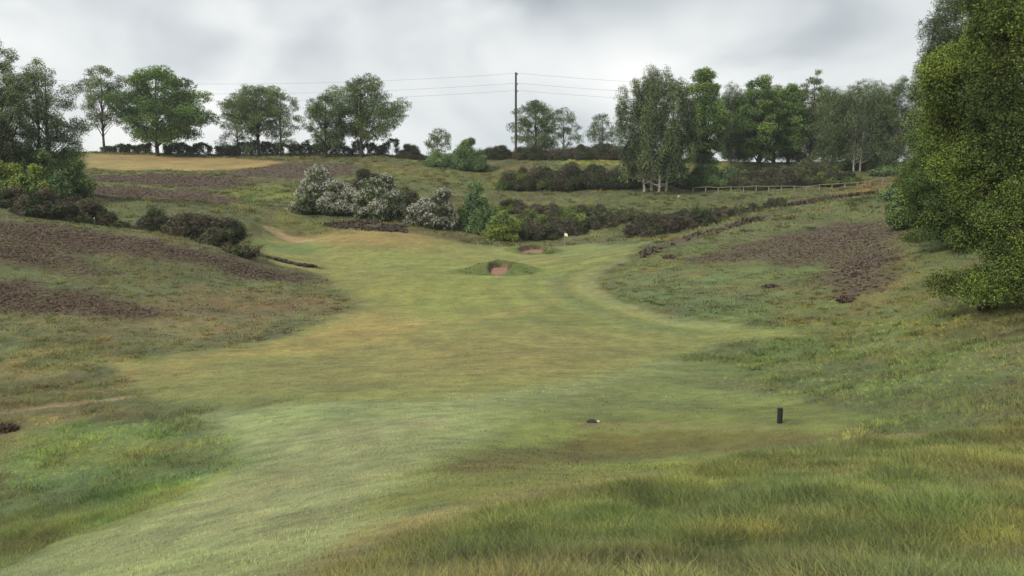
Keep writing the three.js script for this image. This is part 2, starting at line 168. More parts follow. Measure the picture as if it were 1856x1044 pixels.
function heightOf(x, z, mown = 0) {
  let y = heightPlain(x, z) + micro(x, z, mown) * step(3, 14, Math.hypot(x, z));
  for (const b of BUNKERS) {
    if (Math.abs(x - b.x) > 10 || Math.abs(z - b.z) > 10) continue;
    const { u, v, e } = bunkerAt(b, x, z);
    const mound = b.h * Math.exp(-((u / b.w) ** 2)) * step(-0.6, b.l * 0.8, v) * (1 - step(b.l + 0.5, b.l + 4.5, v));
    const bowl = -0.18 + (b.sand + 0.12) * step(0.1, b.l, v), c = 1 - step(0.84, 1.16, e);
    y += lerp(mound, bowl, c);
  }
  return y;
}

// ------------------------------------------------------------------ what grows where
function edgeDistance(p, x, z, open) {   // signed distance to an outline (inside negative) or distance to a line
  let d = Infinity, inside = false; const n = p.length;
  for (let i = 0, j = n - 1; i < n; j = i++) {
    const [ax, az] = p[j], [bx, bz] = p[i];
    if (open && i === 0) continue;
    const ex = bx - ax, ez = bz - az, t = clamp(((x - ax) * ex + (z - az) * ez) / (ex * ex + ez * ez + 1e-9), 0, 1), dx = x - ax - ex * t, dz = z - az - ez * t;
    d = Math.min(d, dx * dx + dz * dz);
    if ((az > z) !== (bz > z) && x < ((bx - ax) * (z - az)) / (bz - az) + ax) inside = !inside;
  }
  d = Math.sqrt(d); return open ? d : inside ? -d : d;
}
const boxOf = (p, m) => [Math.min(...p.map((q) => q[0])) - m, Math.max(...p.map((q) => q[0])) + m, Math.min(...p.map((q) => q[1])) - m, Math.max(...p.map((q) => q[1])) + m];
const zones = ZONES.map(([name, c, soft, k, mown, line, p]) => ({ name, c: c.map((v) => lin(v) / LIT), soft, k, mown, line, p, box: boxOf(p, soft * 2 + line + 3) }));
const heath = HEATH.map(([label, dens, h, kind, dark, p]) => ({ label, dens, h, crisp: kind, p, box: boxOf(p, 4) }));
const HEATH_SOIL = [96, 78, 56].map((v) => lin(v) / LIT), MOUND = [112, 128, 64].map((v) => lin(v) / LIT), EARTH_SHADE = [78, 62, 50].map((v) => lin(v) / LIT), SAND = [152, 120, 100].map((v) => lin(v) / LIT);
const heathEdge = (q, x, z) => (edgeDistance(q.p, x, z, false) + ((fbm(x * 0.35, z * 0.35, 61, 3) - 0.5) * 3.2 + (noise(x * 1.3, z * 1.3, 66) - 0.5) * 1.0) * (q.crisp ? 0.25 : 1)) * (q.crisp ? 3 : 1);
const MOW = zones.find((q) => q.name === 'mow_band').p;   // the mower's line round the foot of the right slope
function coverAt(x, z) {                 // -> colour as albedo, mown 0..1, heather 0..1
  const c = [112, 115, 70].map((v) => lin(v) / LIT); let mown = 0, heather = 0;
  const n1 = fbm(x * 0.09, z * 0.09, 71, 4), n2 = fbm(x * 0.33, z * 0.33, 75, 4), wob = (fbm(x * 0.3, z * 0.3, 79, 3) - 0.5), wob2 = noise(x * 1.1, z * 1.1, 83) - 0.5;
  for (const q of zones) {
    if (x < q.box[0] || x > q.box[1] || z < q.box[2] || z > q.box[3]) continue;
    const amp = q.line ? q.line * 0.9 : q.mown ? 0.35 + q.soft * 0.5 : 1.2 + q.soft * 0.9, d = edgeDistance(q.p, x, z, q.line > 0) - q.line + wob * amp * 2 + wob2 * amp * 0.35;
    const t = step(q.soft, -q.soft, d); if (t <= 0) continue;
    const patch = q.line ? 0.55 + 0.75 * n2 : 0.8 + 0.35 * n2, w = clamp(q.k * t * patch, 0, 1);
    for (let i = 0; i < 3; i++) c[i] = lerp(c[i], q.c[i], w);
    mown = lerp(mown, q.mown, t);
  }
  for (const q of heath) {
    if (x < q.box[0] || x > q.box[1] || z < q.box[2] || z > q.box[3]) continue;
    const t = step(1.6, -1.2, heathEdge(q, x, z)); heather = Math.max(heather, t);
  }
  if (mown > 0.5 && mown < 1.5 && z < -42 && z > -118) { const d = edgeDistance(MOW, x, z, true), k = 1 + 0.12 * Math.sin(d * 2.1 + wob * 0.8) * Math.exp(-d / 22); for (let i = 0; i < 3; i++) c[i] *= k; }
  if (mown > 0.5 && mown < 1.5) { const k = 1 - 0.17 * step(0.56, 0.70, fbm(x * 0.32 + z * 0.1, z * 2.1, 201, 3)) + 0.07 * step(0.56, 0.70, fbm(x * 0.5, z * 2.3 + 40, 211, 3)); for (let i = 0; i < 3; i++) c[i] *= k; }
  const n3 = fbm(x * 0.7 + 3, z * 0.7, 89, 3), hue = Math.max(-0.45, (n1 - 0.5) * 1.8 + (n3 - 0.5) * lerp(2.0, 0.9, mown)), val = 1 + (n2 - 0.5) * lerp(0.8, 0.5, mown) + (noise(x * 1.7, z * 1.7, 87) - 0.5) * lerp(0.36, 0.2, mown);
  const tint = lerp(0.20, 0.12, mown) * hue;
  c[0] *= val * (1 + tint); c[1] *= val * (1 - tint * 0.25); c[2] *= val * (1 - tint * 0.1);
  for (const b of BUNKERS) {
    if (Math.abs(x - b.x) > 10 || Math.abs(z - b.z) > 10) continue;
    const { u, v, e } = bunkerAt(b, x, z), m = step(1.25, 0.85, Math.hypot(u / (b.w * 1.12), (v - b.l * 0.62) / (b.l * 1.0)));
    for (let i = 0; i < 3; i++) c[i] = lerp(lerp(c[i], MOUND[i] * (0.8 + 0.4 * n2), m), v > b.l * 0.45 ? lerp(EARTH_SHADE[i], SAND[i], step(0.92, 0.84, e)) : SAND[i], step(1.16, 1.04, e));  // back lip band: dark soil, with the overhang shadow put into its colour
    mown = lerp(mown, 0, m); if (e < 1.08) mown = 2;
  }
  if (heather > 0) { for (let i = 0; i < 3; i++) c[i] = lerp(c[i], HEATH_SOIL[i] * (0.8 + 0.4 * n2), heather * 0.8); mown *= 1 - heather; }
  return { c, mown, heather };
}

// ------------------------------------------------------------------ naming helpers
const taken = new Map();
function numbered(name) { const n = taken.get(name) ?? 0; taken.set(name, n + 1); return n ? `${name}_${String(n).padStart(3, '0')}` : name; }
function tag(o, label, category, group, kind) { o.userData.label = label; o.userData.category = category; if (group) o.userData.group = group; if (kind) o.userData.kind = kind; return o; }
function shade(o) { o.castShadow = o.receiveShadow = true; return o; }
function mesh(name, g, m, parent) { const o = shade(new THREE.Mesh(g, m)); o.name = parent ? name : numbered(name); (parent ?? scene).add(o); return o; }
function thing(name, label, category, [x, y, z], turn = 0, group) { const o = new THREE.Group(); o.name = numbered(name); o.position.set(x, y, z); o.rotation.y = turn; scene.add(o); return tag(o, label, category, group); }
function std(r, g, b, rough = 0.9, extra = {}) { const m = new THREE.MeshStandardMaterial({ roughness: rough, ...extra }); m.color.setRGB(r, g, b); return m; }
function leafMaterial(through = 0.32) { const m = new THREE.MeshPhysicalMaterial({ roughness: 0.85, transmission: through, thickness: 0, side: THREE.DoubleSide, vertexColors: true, specularIntensity: 0.35 }); m.color.setRGB(1, 1, 1); return m; }
const LEAF = leafMaterial(0.48), BLADE = leafMaterial(0.5), TWIG = leafMaterial(0.5);

// ------------------------------------------------------------------ ground sheet
function lines(parts) { const out = []; for (const [a, b, s] of parts) { const n = Math.max(1, Math.round((b - a) / s)); for (let i = 0; i < n; i++) out.push(a + ((b - a) * i) / n); } return out; }
function turfTexture() {                 // fine grain only: blades, thatch, specks
  const N = 2048, cv = document.createElement('canvas'); cv.width = cv.height = N; const g = cv.getContext('2d'), r = rngOf(5);
  g.fillStyle = 'rgb(205,205,205)'; g.fillRect(0, 0, N, N);
  for (let i = 0; i < 3600; i++) { const v = 120 + r() * 135 | 0, w = 14 + r() * 70, h = 9 + r() * 40, x = r() * N, y = r() * N; g.globalAlpha = 0.17; g.fillStyle = `rgb(${v},${v},${v - 8})`; for (const [dx, dy] of [[0, 0], [N, 0], [0, N], [-N, 0], [0, -N]]) { g.beginPath(); g.ellipse(x + dx, y + dy, w, h, r() * 0.6, 0, 7); g.fill(); } }
  g.globalAlpha = 0.5; g.lineCap = 'round';
  for (let i = 0; i < 52000; i++) { const v = 110 + Math.pow(r(), 0.8) * 145 | 0, x = r() * N, y = r() * N, a = r() * 6.283, l = 4 + r() * 13; g.strokeStyle = `rgb(${v},${v},${v - 18 + r() * 20 | 0})`; g.lineWidth = 1 + r() * 2; g.beginPath(); g.moveTo(x, y); g.lineTo(x + Math.cos(a) * l, y + Math.sin(a) * l); g.stroke(); }
  return cv;
}
const turfCanvas = turfTexture();
const turf = new THREE.CanvasTexture(turfCanvas); turf.wrapS = turf.wrapT = THREE.RepeatWrapping; turf.colorSpace = THREE.SRGBColorSpace; turf.repeat.set(1 / 9, 1 / 9);
const turfBump = new THREE.CanvasTexture(turfCanvas); turfBump.wrapS = turfBump.wrapT = THREE.RepeatWrapping; turfBump.repeat.set(1 / 9, 1 / 9);
{
  const xs = lines([[-3200, -400, 350], [-400, -140, 26], [-140, -75, 1.3], [-75, -36, 0.7], [-36, -9, 0.4], [-9, 9, 0.24], [9, 38, 0.4], [38, 80, 0.7], [80, 140, 1.3], [140, 400, 26], [400, 3200, 350]]); xs.push(3200);
  const zs = lines([[-3600, -700, 360], [-700, -262, 30], [-262, -205, 2.4], [-205, -120, 0.85], [-120, -108, 0.24], [-108, -98, 0.42], [-98, -87, 0.22], [-87, -60, 0.42], [-60, 0, 0.32], [0, 30, 1.2], [30, 400, 30]]); zs.push(400);
  const nx = xs.length, nz = zs.length, pos = new Float32Array(nx * nz * 3), col = new Float32Array(nx * nz * 3), uv = new Float32Array(nx * nz * 2), idx = new Uint32Array((nx - 1) * (nz - 1) * 6);
  let o = 0;
  for (let j = 0; j < nz; j++) for (let i = 0; i < nx; i++) {
    const k = j * nx + i, x = xs[i], z = zs[j], q = coverAt(x, z);
    pos[k * 3] = x; pos[k * 3 + 1] = heightOf(x, z, Math.min(1, q.mown)); for (const b of BUNKERS) if (Math.abs(x - b.x) < 5 && Math.abs(z - b.z) < 5 && bunkerAt(b, x, z).e < 0.74) pos[k * 3 + 1] -= 0.2; pos[k * 3 + 2] = z; uv[k * 2] = x; uv[k * 2 + 1] = z;
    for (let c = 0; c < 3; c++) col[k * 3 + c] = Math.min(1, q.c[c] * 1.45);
    if (i < nx - 1 && j < nz - 1) { idx.set([k, k + nx, k + 1, k + 1, k + nx, k + nx + 1], o); o += 6; }
  }
  const g = new THREE.BufferGeometry(); g.setAttribute('position', new THREE.BufferAttribute(pos, 3)); g.setAttribute('color', new THREE.BufferAttribute(col, 3)); g.setAttribute('uv', new THREE.BufferAttribute(uv, 2)); g.setIndex(new THREE.BufferAttribute(idx, 1)); g.computeVertexNormals();
  const m = new THREE.MeshStandardMaterial({ vertexColors: true, map: turf, bumpMap: turfBump, bumpScale: 0.018, roughness: 1 });
  const ground = mesh('ground', g, m); tag(ground, 'mown and rough grass covered valley floor and slopes', 'ground', null, 'structure');
}
const groundY = (x, z) => heightOf(x, z, Math.min(1, coverAt(x, z).mown));

// sand faces of the two bunkers
const sandTex = (() => { const N = 512, d = new Uint8Array(N * N * 4), r = rngOf(9); for (let i = 0; i < N * N; i++) { const x = i % N, y = i / N | 0, v = 188 + 40 * (fbm(x / 40, y / 40, 4, 4) - 0.5) * 2 + (r() - 0.5) * 34; d.set([v, v * 0.985, v * 0.97, 255], i * 4); } const t = new THREE.DataTexture(d, N, N); t.colorSpace = THREE.SRGBColorSpace; t.magFilter = THREE.LinearFilter; t.wrapS = t.wrapT = THREE.RepeatWrapping; t.needsUpdate = true; return t; })();
BUNKERS.forEach((b, n) => {
  const s = 0.11, pos = [], uv = [], idx = [], key = new Map();
  const vert = (i, j) => { const k = i + ',' + j; if (!key.has(k)) { key.set(k, pos.length / 3); const x = b.x + i * s, z = b.z + j * s; pos.push(i * s, heightOf(x, z, 1) - heightPlain(b.x, b.z) + 0.035, j * s); uv.push(i * s, j * s); } return key.get(k); };
  for (let i = -30; i < 30; i++) for (let j = -30; j < 12; j++) if (bunkerAt(b, b.x + (i + 0.5) * s, b.z + (j + 0.5) * s).e < 0.83) { const a = vert(i, j), c = vert(i + 1, j), d = vert(i, j + 1), e = vert(i + 1, j + 1); idx.push(a, d, c, c, d, e); }
  const g = new THREE.BufferGeometry(); g.setAttribute('position', new THREE.Float32BufferAttribute(pos, 3)); g.setAttribute('uv', new THREE.Float32BufferAttribute(uv, 2)); g.setIndex(idx); g.computeVertexNormals();
  const m = std(SAND[0] * 2, SAND[1] * 2, SAND[2] * 2, 1, { map: sandTex });
  const o = mesh('bunker_sand', g, m); o.position.set(b.x, heightPlain(b.x, b.z), b.z);
  tag(o, n ? 'pinkish sand of the farther bunker below the flag' : 'pinkish sand of the nearer bunker in its grassy mound', 'sand bunker', 'greenside bunkers', 'structure');
});

// ------------------------------------------------------------------ small plants, each a tuft that is scattered
function tuft(seed, n, h, spread, w, bend, colors) {
  const r = rngOf(seed), pos = [], nor = [], col = [], idx = [];
  for (let b = 0; b < n; b++) {
    const a = r() * 6.283, rad = spread * Math.sqrt(r()), x = Math.cos(a) * rad, z = Math.sin(a) * rad, dir = a + (r() - 0.5) * 2.2, hh = h * (0.55 + 0.6 * r()), bd = hh * bend * (0.3 + r()), tw = r() * 3.14, ww = w * (0.7 + 0.6 * r());
    const sx = Math.cos(tw) * ww, sz = Math.sin(tw) * ww, k = pos.length / 3, c = colors[(r() * colors.length) | 0];
    const mx = x + Math.cos(dir) * bd * 0.32, mz = z + Math.sin(dir) * bd * 0.32;
    pos.push(x - sx, -0.03, z - sz, x + sx, -0.03, z + sz, mx - sx * 0.8, hh * 0.6, mz - sz * 0.8, mx + sx * 0.8, hh * 0.6, mz + sz * 0.8, x + Math.cos(dir) * bd, hh, z + Math.sin(dir) * bd);
    for (let i = 0; i < 5; i++) { nor.push(-Math.sin(tw) * 0.6, 0.8, Math.cos(tw) * 0.6); col.push(...c); }
    idx.push(k, k + 1, k + 3, k, k + 3, k + 2, k + 2, k + 3, k + 4);
  }
  const g = new THREE.BufferGeometry(); g.setAttribute('position', new THREE.Float32BufferAttribute(pos, 3)); g.setAttribute('normal', new THREE.Float32BufferAttribute(nor, 3)); g.setAttribute('color', new THREE.Float32BufferAttribute(col, 3)); g.setIndex(idx); return g;
}
const M4 = new THREE.Matrix4(), QQ = new THREE.Quaternion(), EU = new THREE.Euler(), V1 = new THREE.Vector3(), V2 = new THREE.Vector3(), CC = new THREE.Color();
function copies(name, g, m, list, parent) {   // list of [x, y, z, rx, ry, rz, sx, sy, sz, r, g, b]
  const o = shade(new THREE.InstancedMesh(g, m, list.length)); o.name = parent ? name : numbered(name);
  list.forEach((p, i) => { M4.compose(V1.set(p[0], p[1], p[2]), QQ.setFromEuler(EU.set(p[3], p[4], p[5])), V2.set(p[6], p[7], p[8])); o.setMatrixAt(i, M4); o.setColorAt(i, CC.setRGB(p[9], p[10], p[11])); });
  o.userData.kind = 'stuff'; (parent ?? scene).add(o); return o;
}
function scatter(seed, z0, z1, cell, accept) {   // jittered spots in the wedge of land before the tee, with some metres to spare on each side
  const r = rngOf(seed), out = [];
  for (let z = z0; z > z1; z -= cell) { const half = -z * 0.6 + 4; for (let x = -half; x < half; x += cell) { const px = x + (r() - 0.5) * cell * 1.5, pz = z + (r() - 0.5) * cell * 1.5, q = accept(px, pz, r); if (q) out.push(q); } }
  return out;
}
const GREENS = [[1, 1, 1], [1.12, 1.05, 0.95], [0.86, 0.92, 0.84], [1.3, 1.18, 1.05], [0.95, 1.06, 0.85], [0.78, 0.86, 0.72]];
function blades(px, pz, r, tall, gain, vary) {
  const q = coverAt(px, pz); if (q.mown > 0.45 || q.heather * 0.6 > r()) return null;
  const lush = step(0.3, 0.75, fbm(px * 0.7, pz * 0.7, 91, 3)), s = tall * (0.5 + 1.0 * lush) * (0.75 + 0.5 * r()) * (1 - q.mown), v = gain * (1.1 - 0.3 * lush) * (1 + (r() - 0.5) * vary), dry = step(0.55, 0.68, fbm(px * 0.6 + 9, pz * 0.6, 95, 4)), straw = dry * (0.25 + 0.4 * r()) + 0.08 * r();
  return [px, heightOf(px, pz, q.mown) - 0.01, pz, (r() - 0.5) * 0.3, r() * 6.283, (r() - 0.5) * 0.3, lerp(1, s, 0.5), s, lerp(1, s, 0.5), q.c[0] * v * (1 + straw), q.c[1] * v * (1 + straw * 0.6), q.c[2] * v * (1 + straw * 0.5)];
}
const nearTuft = tuft(11, 16, 0.14, 0.13, 0.0026, 1.6, GREENS), midTuft = tuft(12, 11, 0.12, 0.2, 0.009, 1.5, GREENS), wideTuft = tuft(13, 10, 0.12, 0.4, 0.02, 1.5, GREENS), farTuft = tuft(14, 10, 0.17, 0.75, 0.045, 1.4, GREENS);
tag(copies('rough_grass', nearTuft, BLADE, scatter(1, -5.5, -24, 0.078, (x, z, r) => blades(x, z, r, 1, 2.35, 0.7))), 'long wispy rough grass on the near slope before the tee', 'grass', null, 'stuff');
tag(copies('rough_grass', midTuft, BLADE, scatter(2, -24, -56, 0.23, (x, z, r) => blades(x, z, r, 0.85, 2.3, 0.6))), 'rough grass either side of the tee and walkway', 'grass', null, 'stuff');
tag(copies('rough_grass', wideTuft, BLADE, scatter(3, -56, -102, 0.5, (x, z, r) => blades(x, z, r, 0.8, 2.4, 0.6))), 'tussocky rough grass on the slopes flanking the fairway', 'grass', null, 'stuff');
tag(copies('rough_grass', farTuft, BLADE, scatter(4, -102, -212, 0.85, (x, z, r) => blades(x, z, r, 0.8, 2.2, 0.6))), 'distant rough grass below the skyline trees', 'grass', null, 'stuff');
{
  const tussock = tuft(18, 44, 0.42, 0.34, 0.02, 1.1, GREENS), TONES = [[0.95, 1.05, 0.8], [1.25, 1.15, 0.95], [0.8, 0.85, 0.75], [1.35, 1.1, 0.85], [0.7, 0.85, 0.6]];
  const clumps = (size, share) => (x, z, r) => { const q = coverAt(x, z); if (q.mown > 0.2 || q.heather > 0.6 || fbm(x * 0.12, z * 0.12, 221, 3) + (r() - 0.5) * 0.5 < share) return null; const s = size * (0.45 + 0.8 * r()), k = TONES[(r() * 5) | 0], v = 2.0 * (0.8 + 0.4 * r()); return [x, heightOf(x, z, q.mown) - 0.03, z, (r() - 0.5) * 0.2, r() * 6.283, (r() - 0.5) * 0.2, s * 1.2, s * 0.75, s * 1.2, q.c[0] * v * k[0], q.c[1] * v * k[1], q.c[2] * v * k[2]]; };
  tag(copies('grass_tussocks', tussock, BLADE, scatter(8, -42, -100, 1.0, clumps(0.62, 0.5))), 'scattered grass tussocks on the slopes beside the fairway', 'tussocks', null, 'stuff');
  tag(copies('grass_tussocks', tussock, BLADE, scatter(9, -100, -205, 1.5, clumps(1.25, 0.46))), 'scattered grass tussocks on the far slopes below the skyline', 'tussocks', null, 'stuff');
  const straw = tuft(15, 5, 0.36, 0.08, 0.0022, 0.8, [[1, 1, 1], [0.8, 0.85, 0.7]]);
  tag(copies('grass_stalks', straw, BLADE, scatter(5, -5.5, -30, 0.3, (x, z, r) => { const q = coverAt(x, z); if (q.mown > 0.3 || fbm(x * 0.45, z * 0.45, 97, 3) + r() * 0.3 < 0.56) return null; const s = 0.6 + 0.5 * r(); return [x, heightOf(x, z, q.mown), z, (r() - 0.5) * 0.5, r() * 6.283, (r() - 0.5) * 0.5, s, s, s, 0.3, 0.26, 0.15]; })), 'thin pale dead grass stalks in the near rough', 'grass stalks', null, 'stuff');
  const PALE = [[1, 1, 1], [1.08, 1.04, 0.98], [0.94, 0.98, 0.92]], short = tuft(16, 8, 0.026, 0.12, 0.0045, 2.6, PALE);
  const mow = (gain, vary) => (x, z, r) => { const q = coverAt(x, z); if (q.mown < 0.4 || q.mown > 1.5 || r() < step(-22, -36, z)) return null; const s = 0.7 + 0.7 * fbm(x * 1.3, z * 1.3, 99, 3), v = gain * (1 + (r() - 0.5) * vary); return [x, heightOf(x, z, q.mown), z, 0, r() * 6.283, 0, s, s, s, q.c[0] * v, q.c[1] * v, q.c[2] * v]; };
  tag(copies('mown_turf', short, BLADE, scatter(6, -10, -36, 0.17, mow(2.15, 0.4))), 'short mown turf of the walkway and tee', 'turf', null, 'stuff');
  const shortWide = tuft(17, 8, 0.022, 0.24, 0.012, 2.8, PALE);
  tag(copies('mown_turf', shortWide, BLADE, scatter(7, -28, -112, 0.36, (x, z, r) => { const q = coverAt(x, z); if (q.mown < 0.5 || q.mown > 1.5 || r() < step(-40, -28, z) || r() < step(-85, -112, z)) return null; const s = 0.7 + 0.6 * r(), v = 2.1 * (1 + (r() - 0.5) * 0.45); return [x, heightOf(x, z, q.mown), z, 0, r() * 6.283, 0, s, s, s, q.c[0] * v, q.c[1] * v, q.c[2] * v]; })), 'short mown turf of the fairway', 'turf', null, 'stuff');
}
// heather
function sprigs(seed, n, rad, h) {
  const r = rngOf(seed), pos = [], nor = [], col = [], idx = [];
  for (let b = 0; b < n; b++) {
    const a = r() * 6.283, rr = rad * Math.sqrt(r()), x = Math.cos(a) * rr, z = Math.sin(a) * rr, top = h * (1 - 0.55 * (rr / rad) ** 2) * (0.75 + 0.4 * r()), lx = x * 0.35 + (r() - 0.5) * 0.1, lz = z * 0.35 + (r() - 0.5) * 0.1, w = 0.03 + 0.03 * r(), c = 0.8 + 0.45 * r();
    for (const t of [r() * 3.14, r() * 3.14]) { const k = pos.length / 3, sx = Math.cos(t) * w, sz = Math.sin(t) * w; pos.push(x - sx * 0.5, top * 0.25, z - sz * 0.5, x + sx * 0.5, top * 0.25, z + sz * 0.5, x + lx * 0.6 - sx, top * 0.75, z + lz * 0.6 - sz, x + lx * 0.6 + sx, top * 0.75, z + lz * 0.6 + sz, x + lx, top, z + lz); for (let i = 0; i < 5; i++) { nor.push(x / rad * 0.6, 0.8, z / rad * 0.6); col.push(c * 1.02, c, c * 0.98); } idx.push(k, k + 1, k + 3, k, k + 3, k + 2, k + 2, k + 3, k + 4); }
  }
  const g = new THREE.BufferGeometry(); g.setAttribute('position', new THREE.Float32BufferAttribute(pos, 3)); g.setAttribute('normal', new THREE.Float32BufferAttribute(nor, 3)); g.setAttribute('color', new THREE.Float32BufferAttribute(col, 3)); g.setIndex(idx); return g;
}
const heathGeo = sprigs(21, 22, 0.3, 1);
const HEATH_TONES = [[106, 82, 60], [98, 78, 60], [112, 90, 62], [94, 74, 58], [110, 98, 60]].map((c) => c.map((v) => lin(v) / LIT * 2.2));
heath.forEach((q, n) => {
  const r = rngOf(300 + n), list = [], s = 1 / Math.sqrt(q.dens * 6);
  for (let x = q.box[0]; x < q.box[1]; x += s) for (let z = q.box[2]; z < q.box[3]; z += s) {
    const px = x + (r() - 0.5) * s * 1.6, pz = z + (r() - 0.5) * s * 1.6, d = heathEdge(q, px, pz); if (d > 2.4 - 5.5 * r()) continue;
    if (fbm(px * (q.crisp ? 0.45 : 0.9), pz * (q.crisp ? 0.45 : 0.9), 107, 3) < (q.crisp ? 0.45 : 0.22)) continue;
    const c = HEATH_TONES[(clamp(fbm(px * 0.3, pz * 0.3, 103, 3) * 1.6 - 0.3 + (r() - 0.5) * 0.5, 0, 0.999) * HEATH_TONES.length) | 0], v = (q.crisp ? 0.6 : 1) * (0.8 + 0.4 * r()), k = (0.32 + 0.3 * r()) * Math.max(1, 0.9 / Math.sqrt(q.dens / 5)), hh = q.h * (q.crisp ? 0.8 : lerp(0.14, 0.34, step(1.2, -2.2, d))) * (0.55 + 0.7 * fbm(px * 0.5, pz * 0.5, 109, 3)) * (0.8 + 0.4 * r());
    list.push([px, heightOf(px, pz, 0) - 0.04, pz, 0, r() * 6.283, 0, k, hh, k, c[0] * v, c[1] * v, c[2] * v]);
  }
  if (list.length) tag(copies('heather_cover', heathGeo, TWIG, list), q.label, 'heather', 'heather covers', 'stuff');
});

// ------------------------------------------------------------------ trees and bushes
function spray(seed, n, rad, len, wid, droop = 0, tight = 0.4) {   // a twig's worth of leaves: folded leaf faces round the origin
  const r = rngOf(seed), pos = [], nor = [], col = [], idx = [], d = new THREE.Vector3(), u = new THREE.Vector3(), s = new THREE.Vector3(), nn = new THREE.Vector3();
  for (let i = 0; i < n; i++) {
    const a = r() * 6.283, e = r() * 2 - 1, q = Math.sqrt(1 - e * e), rr = rad * Math.pow(r(), tight);
    const x = Math.cos(a) * q * rr * (droop ? 0.4 : 1), y = droop ? -droop * r() : e * rr * 0.7, z = Math.sin(a) * q * rr * (droop ? 0.4 : 1);
    d.set(r() - 0.5, (r() - 0.5) * (droop ? 1 : 0.8) - (droop ? 0.5 : 0.15), r() - 0.5).normalize(); u.set(r() - 0.5, r() - 0.5, r() - 0.5); s.crossVectors(d, u).normalize(); nn.crossVectors(s, d).normalize(); if (nn.y < 0) nn.negate();
    const L = len * (0.7 + 0.6 * r()), w = wid * (0.7 + 0.6 * r()), k = pos.length / 3, f = 0.18 * w, c = 0.82 + 0.36 * r();
    const put = (t, v, h) => pos.push(x + d.x * t + s.x * v + nn.x * h, y + d.y * t + s.y * v + nn.y * h, z + d.z * t + s.z * v + nn.z * h);
    put(0, 0, 0); put(L * 0.5, -w * 0.5, f); put(L, 0, 0); put(L * 0.5, w * 0.5, f);
    for (let j = 0; j < 4; j++) { nor.push(nn.x, nn.y, nn.z); col.push(c * 1.02, c, c * 0.96); }
    idx.push(k, k + 1, k + 2, k, k + 2, k + 3);
  }
  const g = new THREE.BufferGeometry(); g.setAttribute('position', new THREE.Float32BufferAttribute(pos, 3)); g.setAttribute('normal', new THREE.Float32BufferAttribute(nor, 3)); g.setAttribute('color', new THREE.Float32BufferAttribute(col, 3)); g.setIndex(idx); return g;
}
function limb(points, r0, r1, seg = 5, sides = 6) {
  const c = new THREE.CatmullRomCurve3(points), g = new THREE.TubeGeometry(c, seg, 1, sides, false), p = g.attributes.position, v = new THREE.Vector3(), k = new THREE.Vector3();
  for (let i = 0; i <= seg; i++) { c.getPointAt(i / seg, k); const rr = lerp(r0, r1, Math.pow(i / seg, 0.8)); for (let j = 0; j <= sides; j++) { const o = i * (sides + 1) + j; v.fromBufferAttribute(p, o).sub(k).multiplyScalar(rr).add(k); p.setXYZ(o, v.x, v.y, v.z); } }
  g.computeVertexNormals(); return g;
}
function barkTexture(pale) {
  const N = 256, d = new Uint8Array(N * N * 4);
  for (let i = 0; i < N * N; i++) { const x = i % N, y = i / N | 0; let v = 150 + 90 * (fbm(x / 9, y / 60, 6, 4) - 0.5) * 2; if (pale) { v = 225 + 30 * (noise(x / 20, y / 20, 2) - 0.5); const s = fbm(x / 26, y / 5, 9, 3); if (s > 0.6) v = 80 + 60 * noise(x, y); } d.set([v, v * 0.98, v * 0.95, 255], i * 4); }
  const t = new THREE.DataTexture(d, N, N); t.colorSpace = THREE.SRGBColorSpace; t.magFilter = THREE.LinearFilter; t.wrapS = t.wrapT = THREE.RepeatWrapping; t.needsUpdate = true; return t;
}
const BARK = std(0.16, 0.135, 0.105, 1, { map: barkTexture(false) }), BIRCH = std(0.62, 0.6, 0.55, 0.9, { map: barkTexture(true) }), STEM = std(0.10, 0.08, 0.06, 1);
const SPRAYS = { leafy: spray(31, 11, 0.42, 0.26, 0.16), open: spray(32, 9, 0.38, 0.24, 0.14), small: spray(33, 14, 0.4, 0.15, 0.085),  near: spray(36, 46, 0.36, 0.078, 0.046), flower: spray(37, 14, 0.34, 0.16, 0.13, 0, 0.3), spike: spray(38, 22, 0.36, 0.26, 0.04, 0, 0.3) };
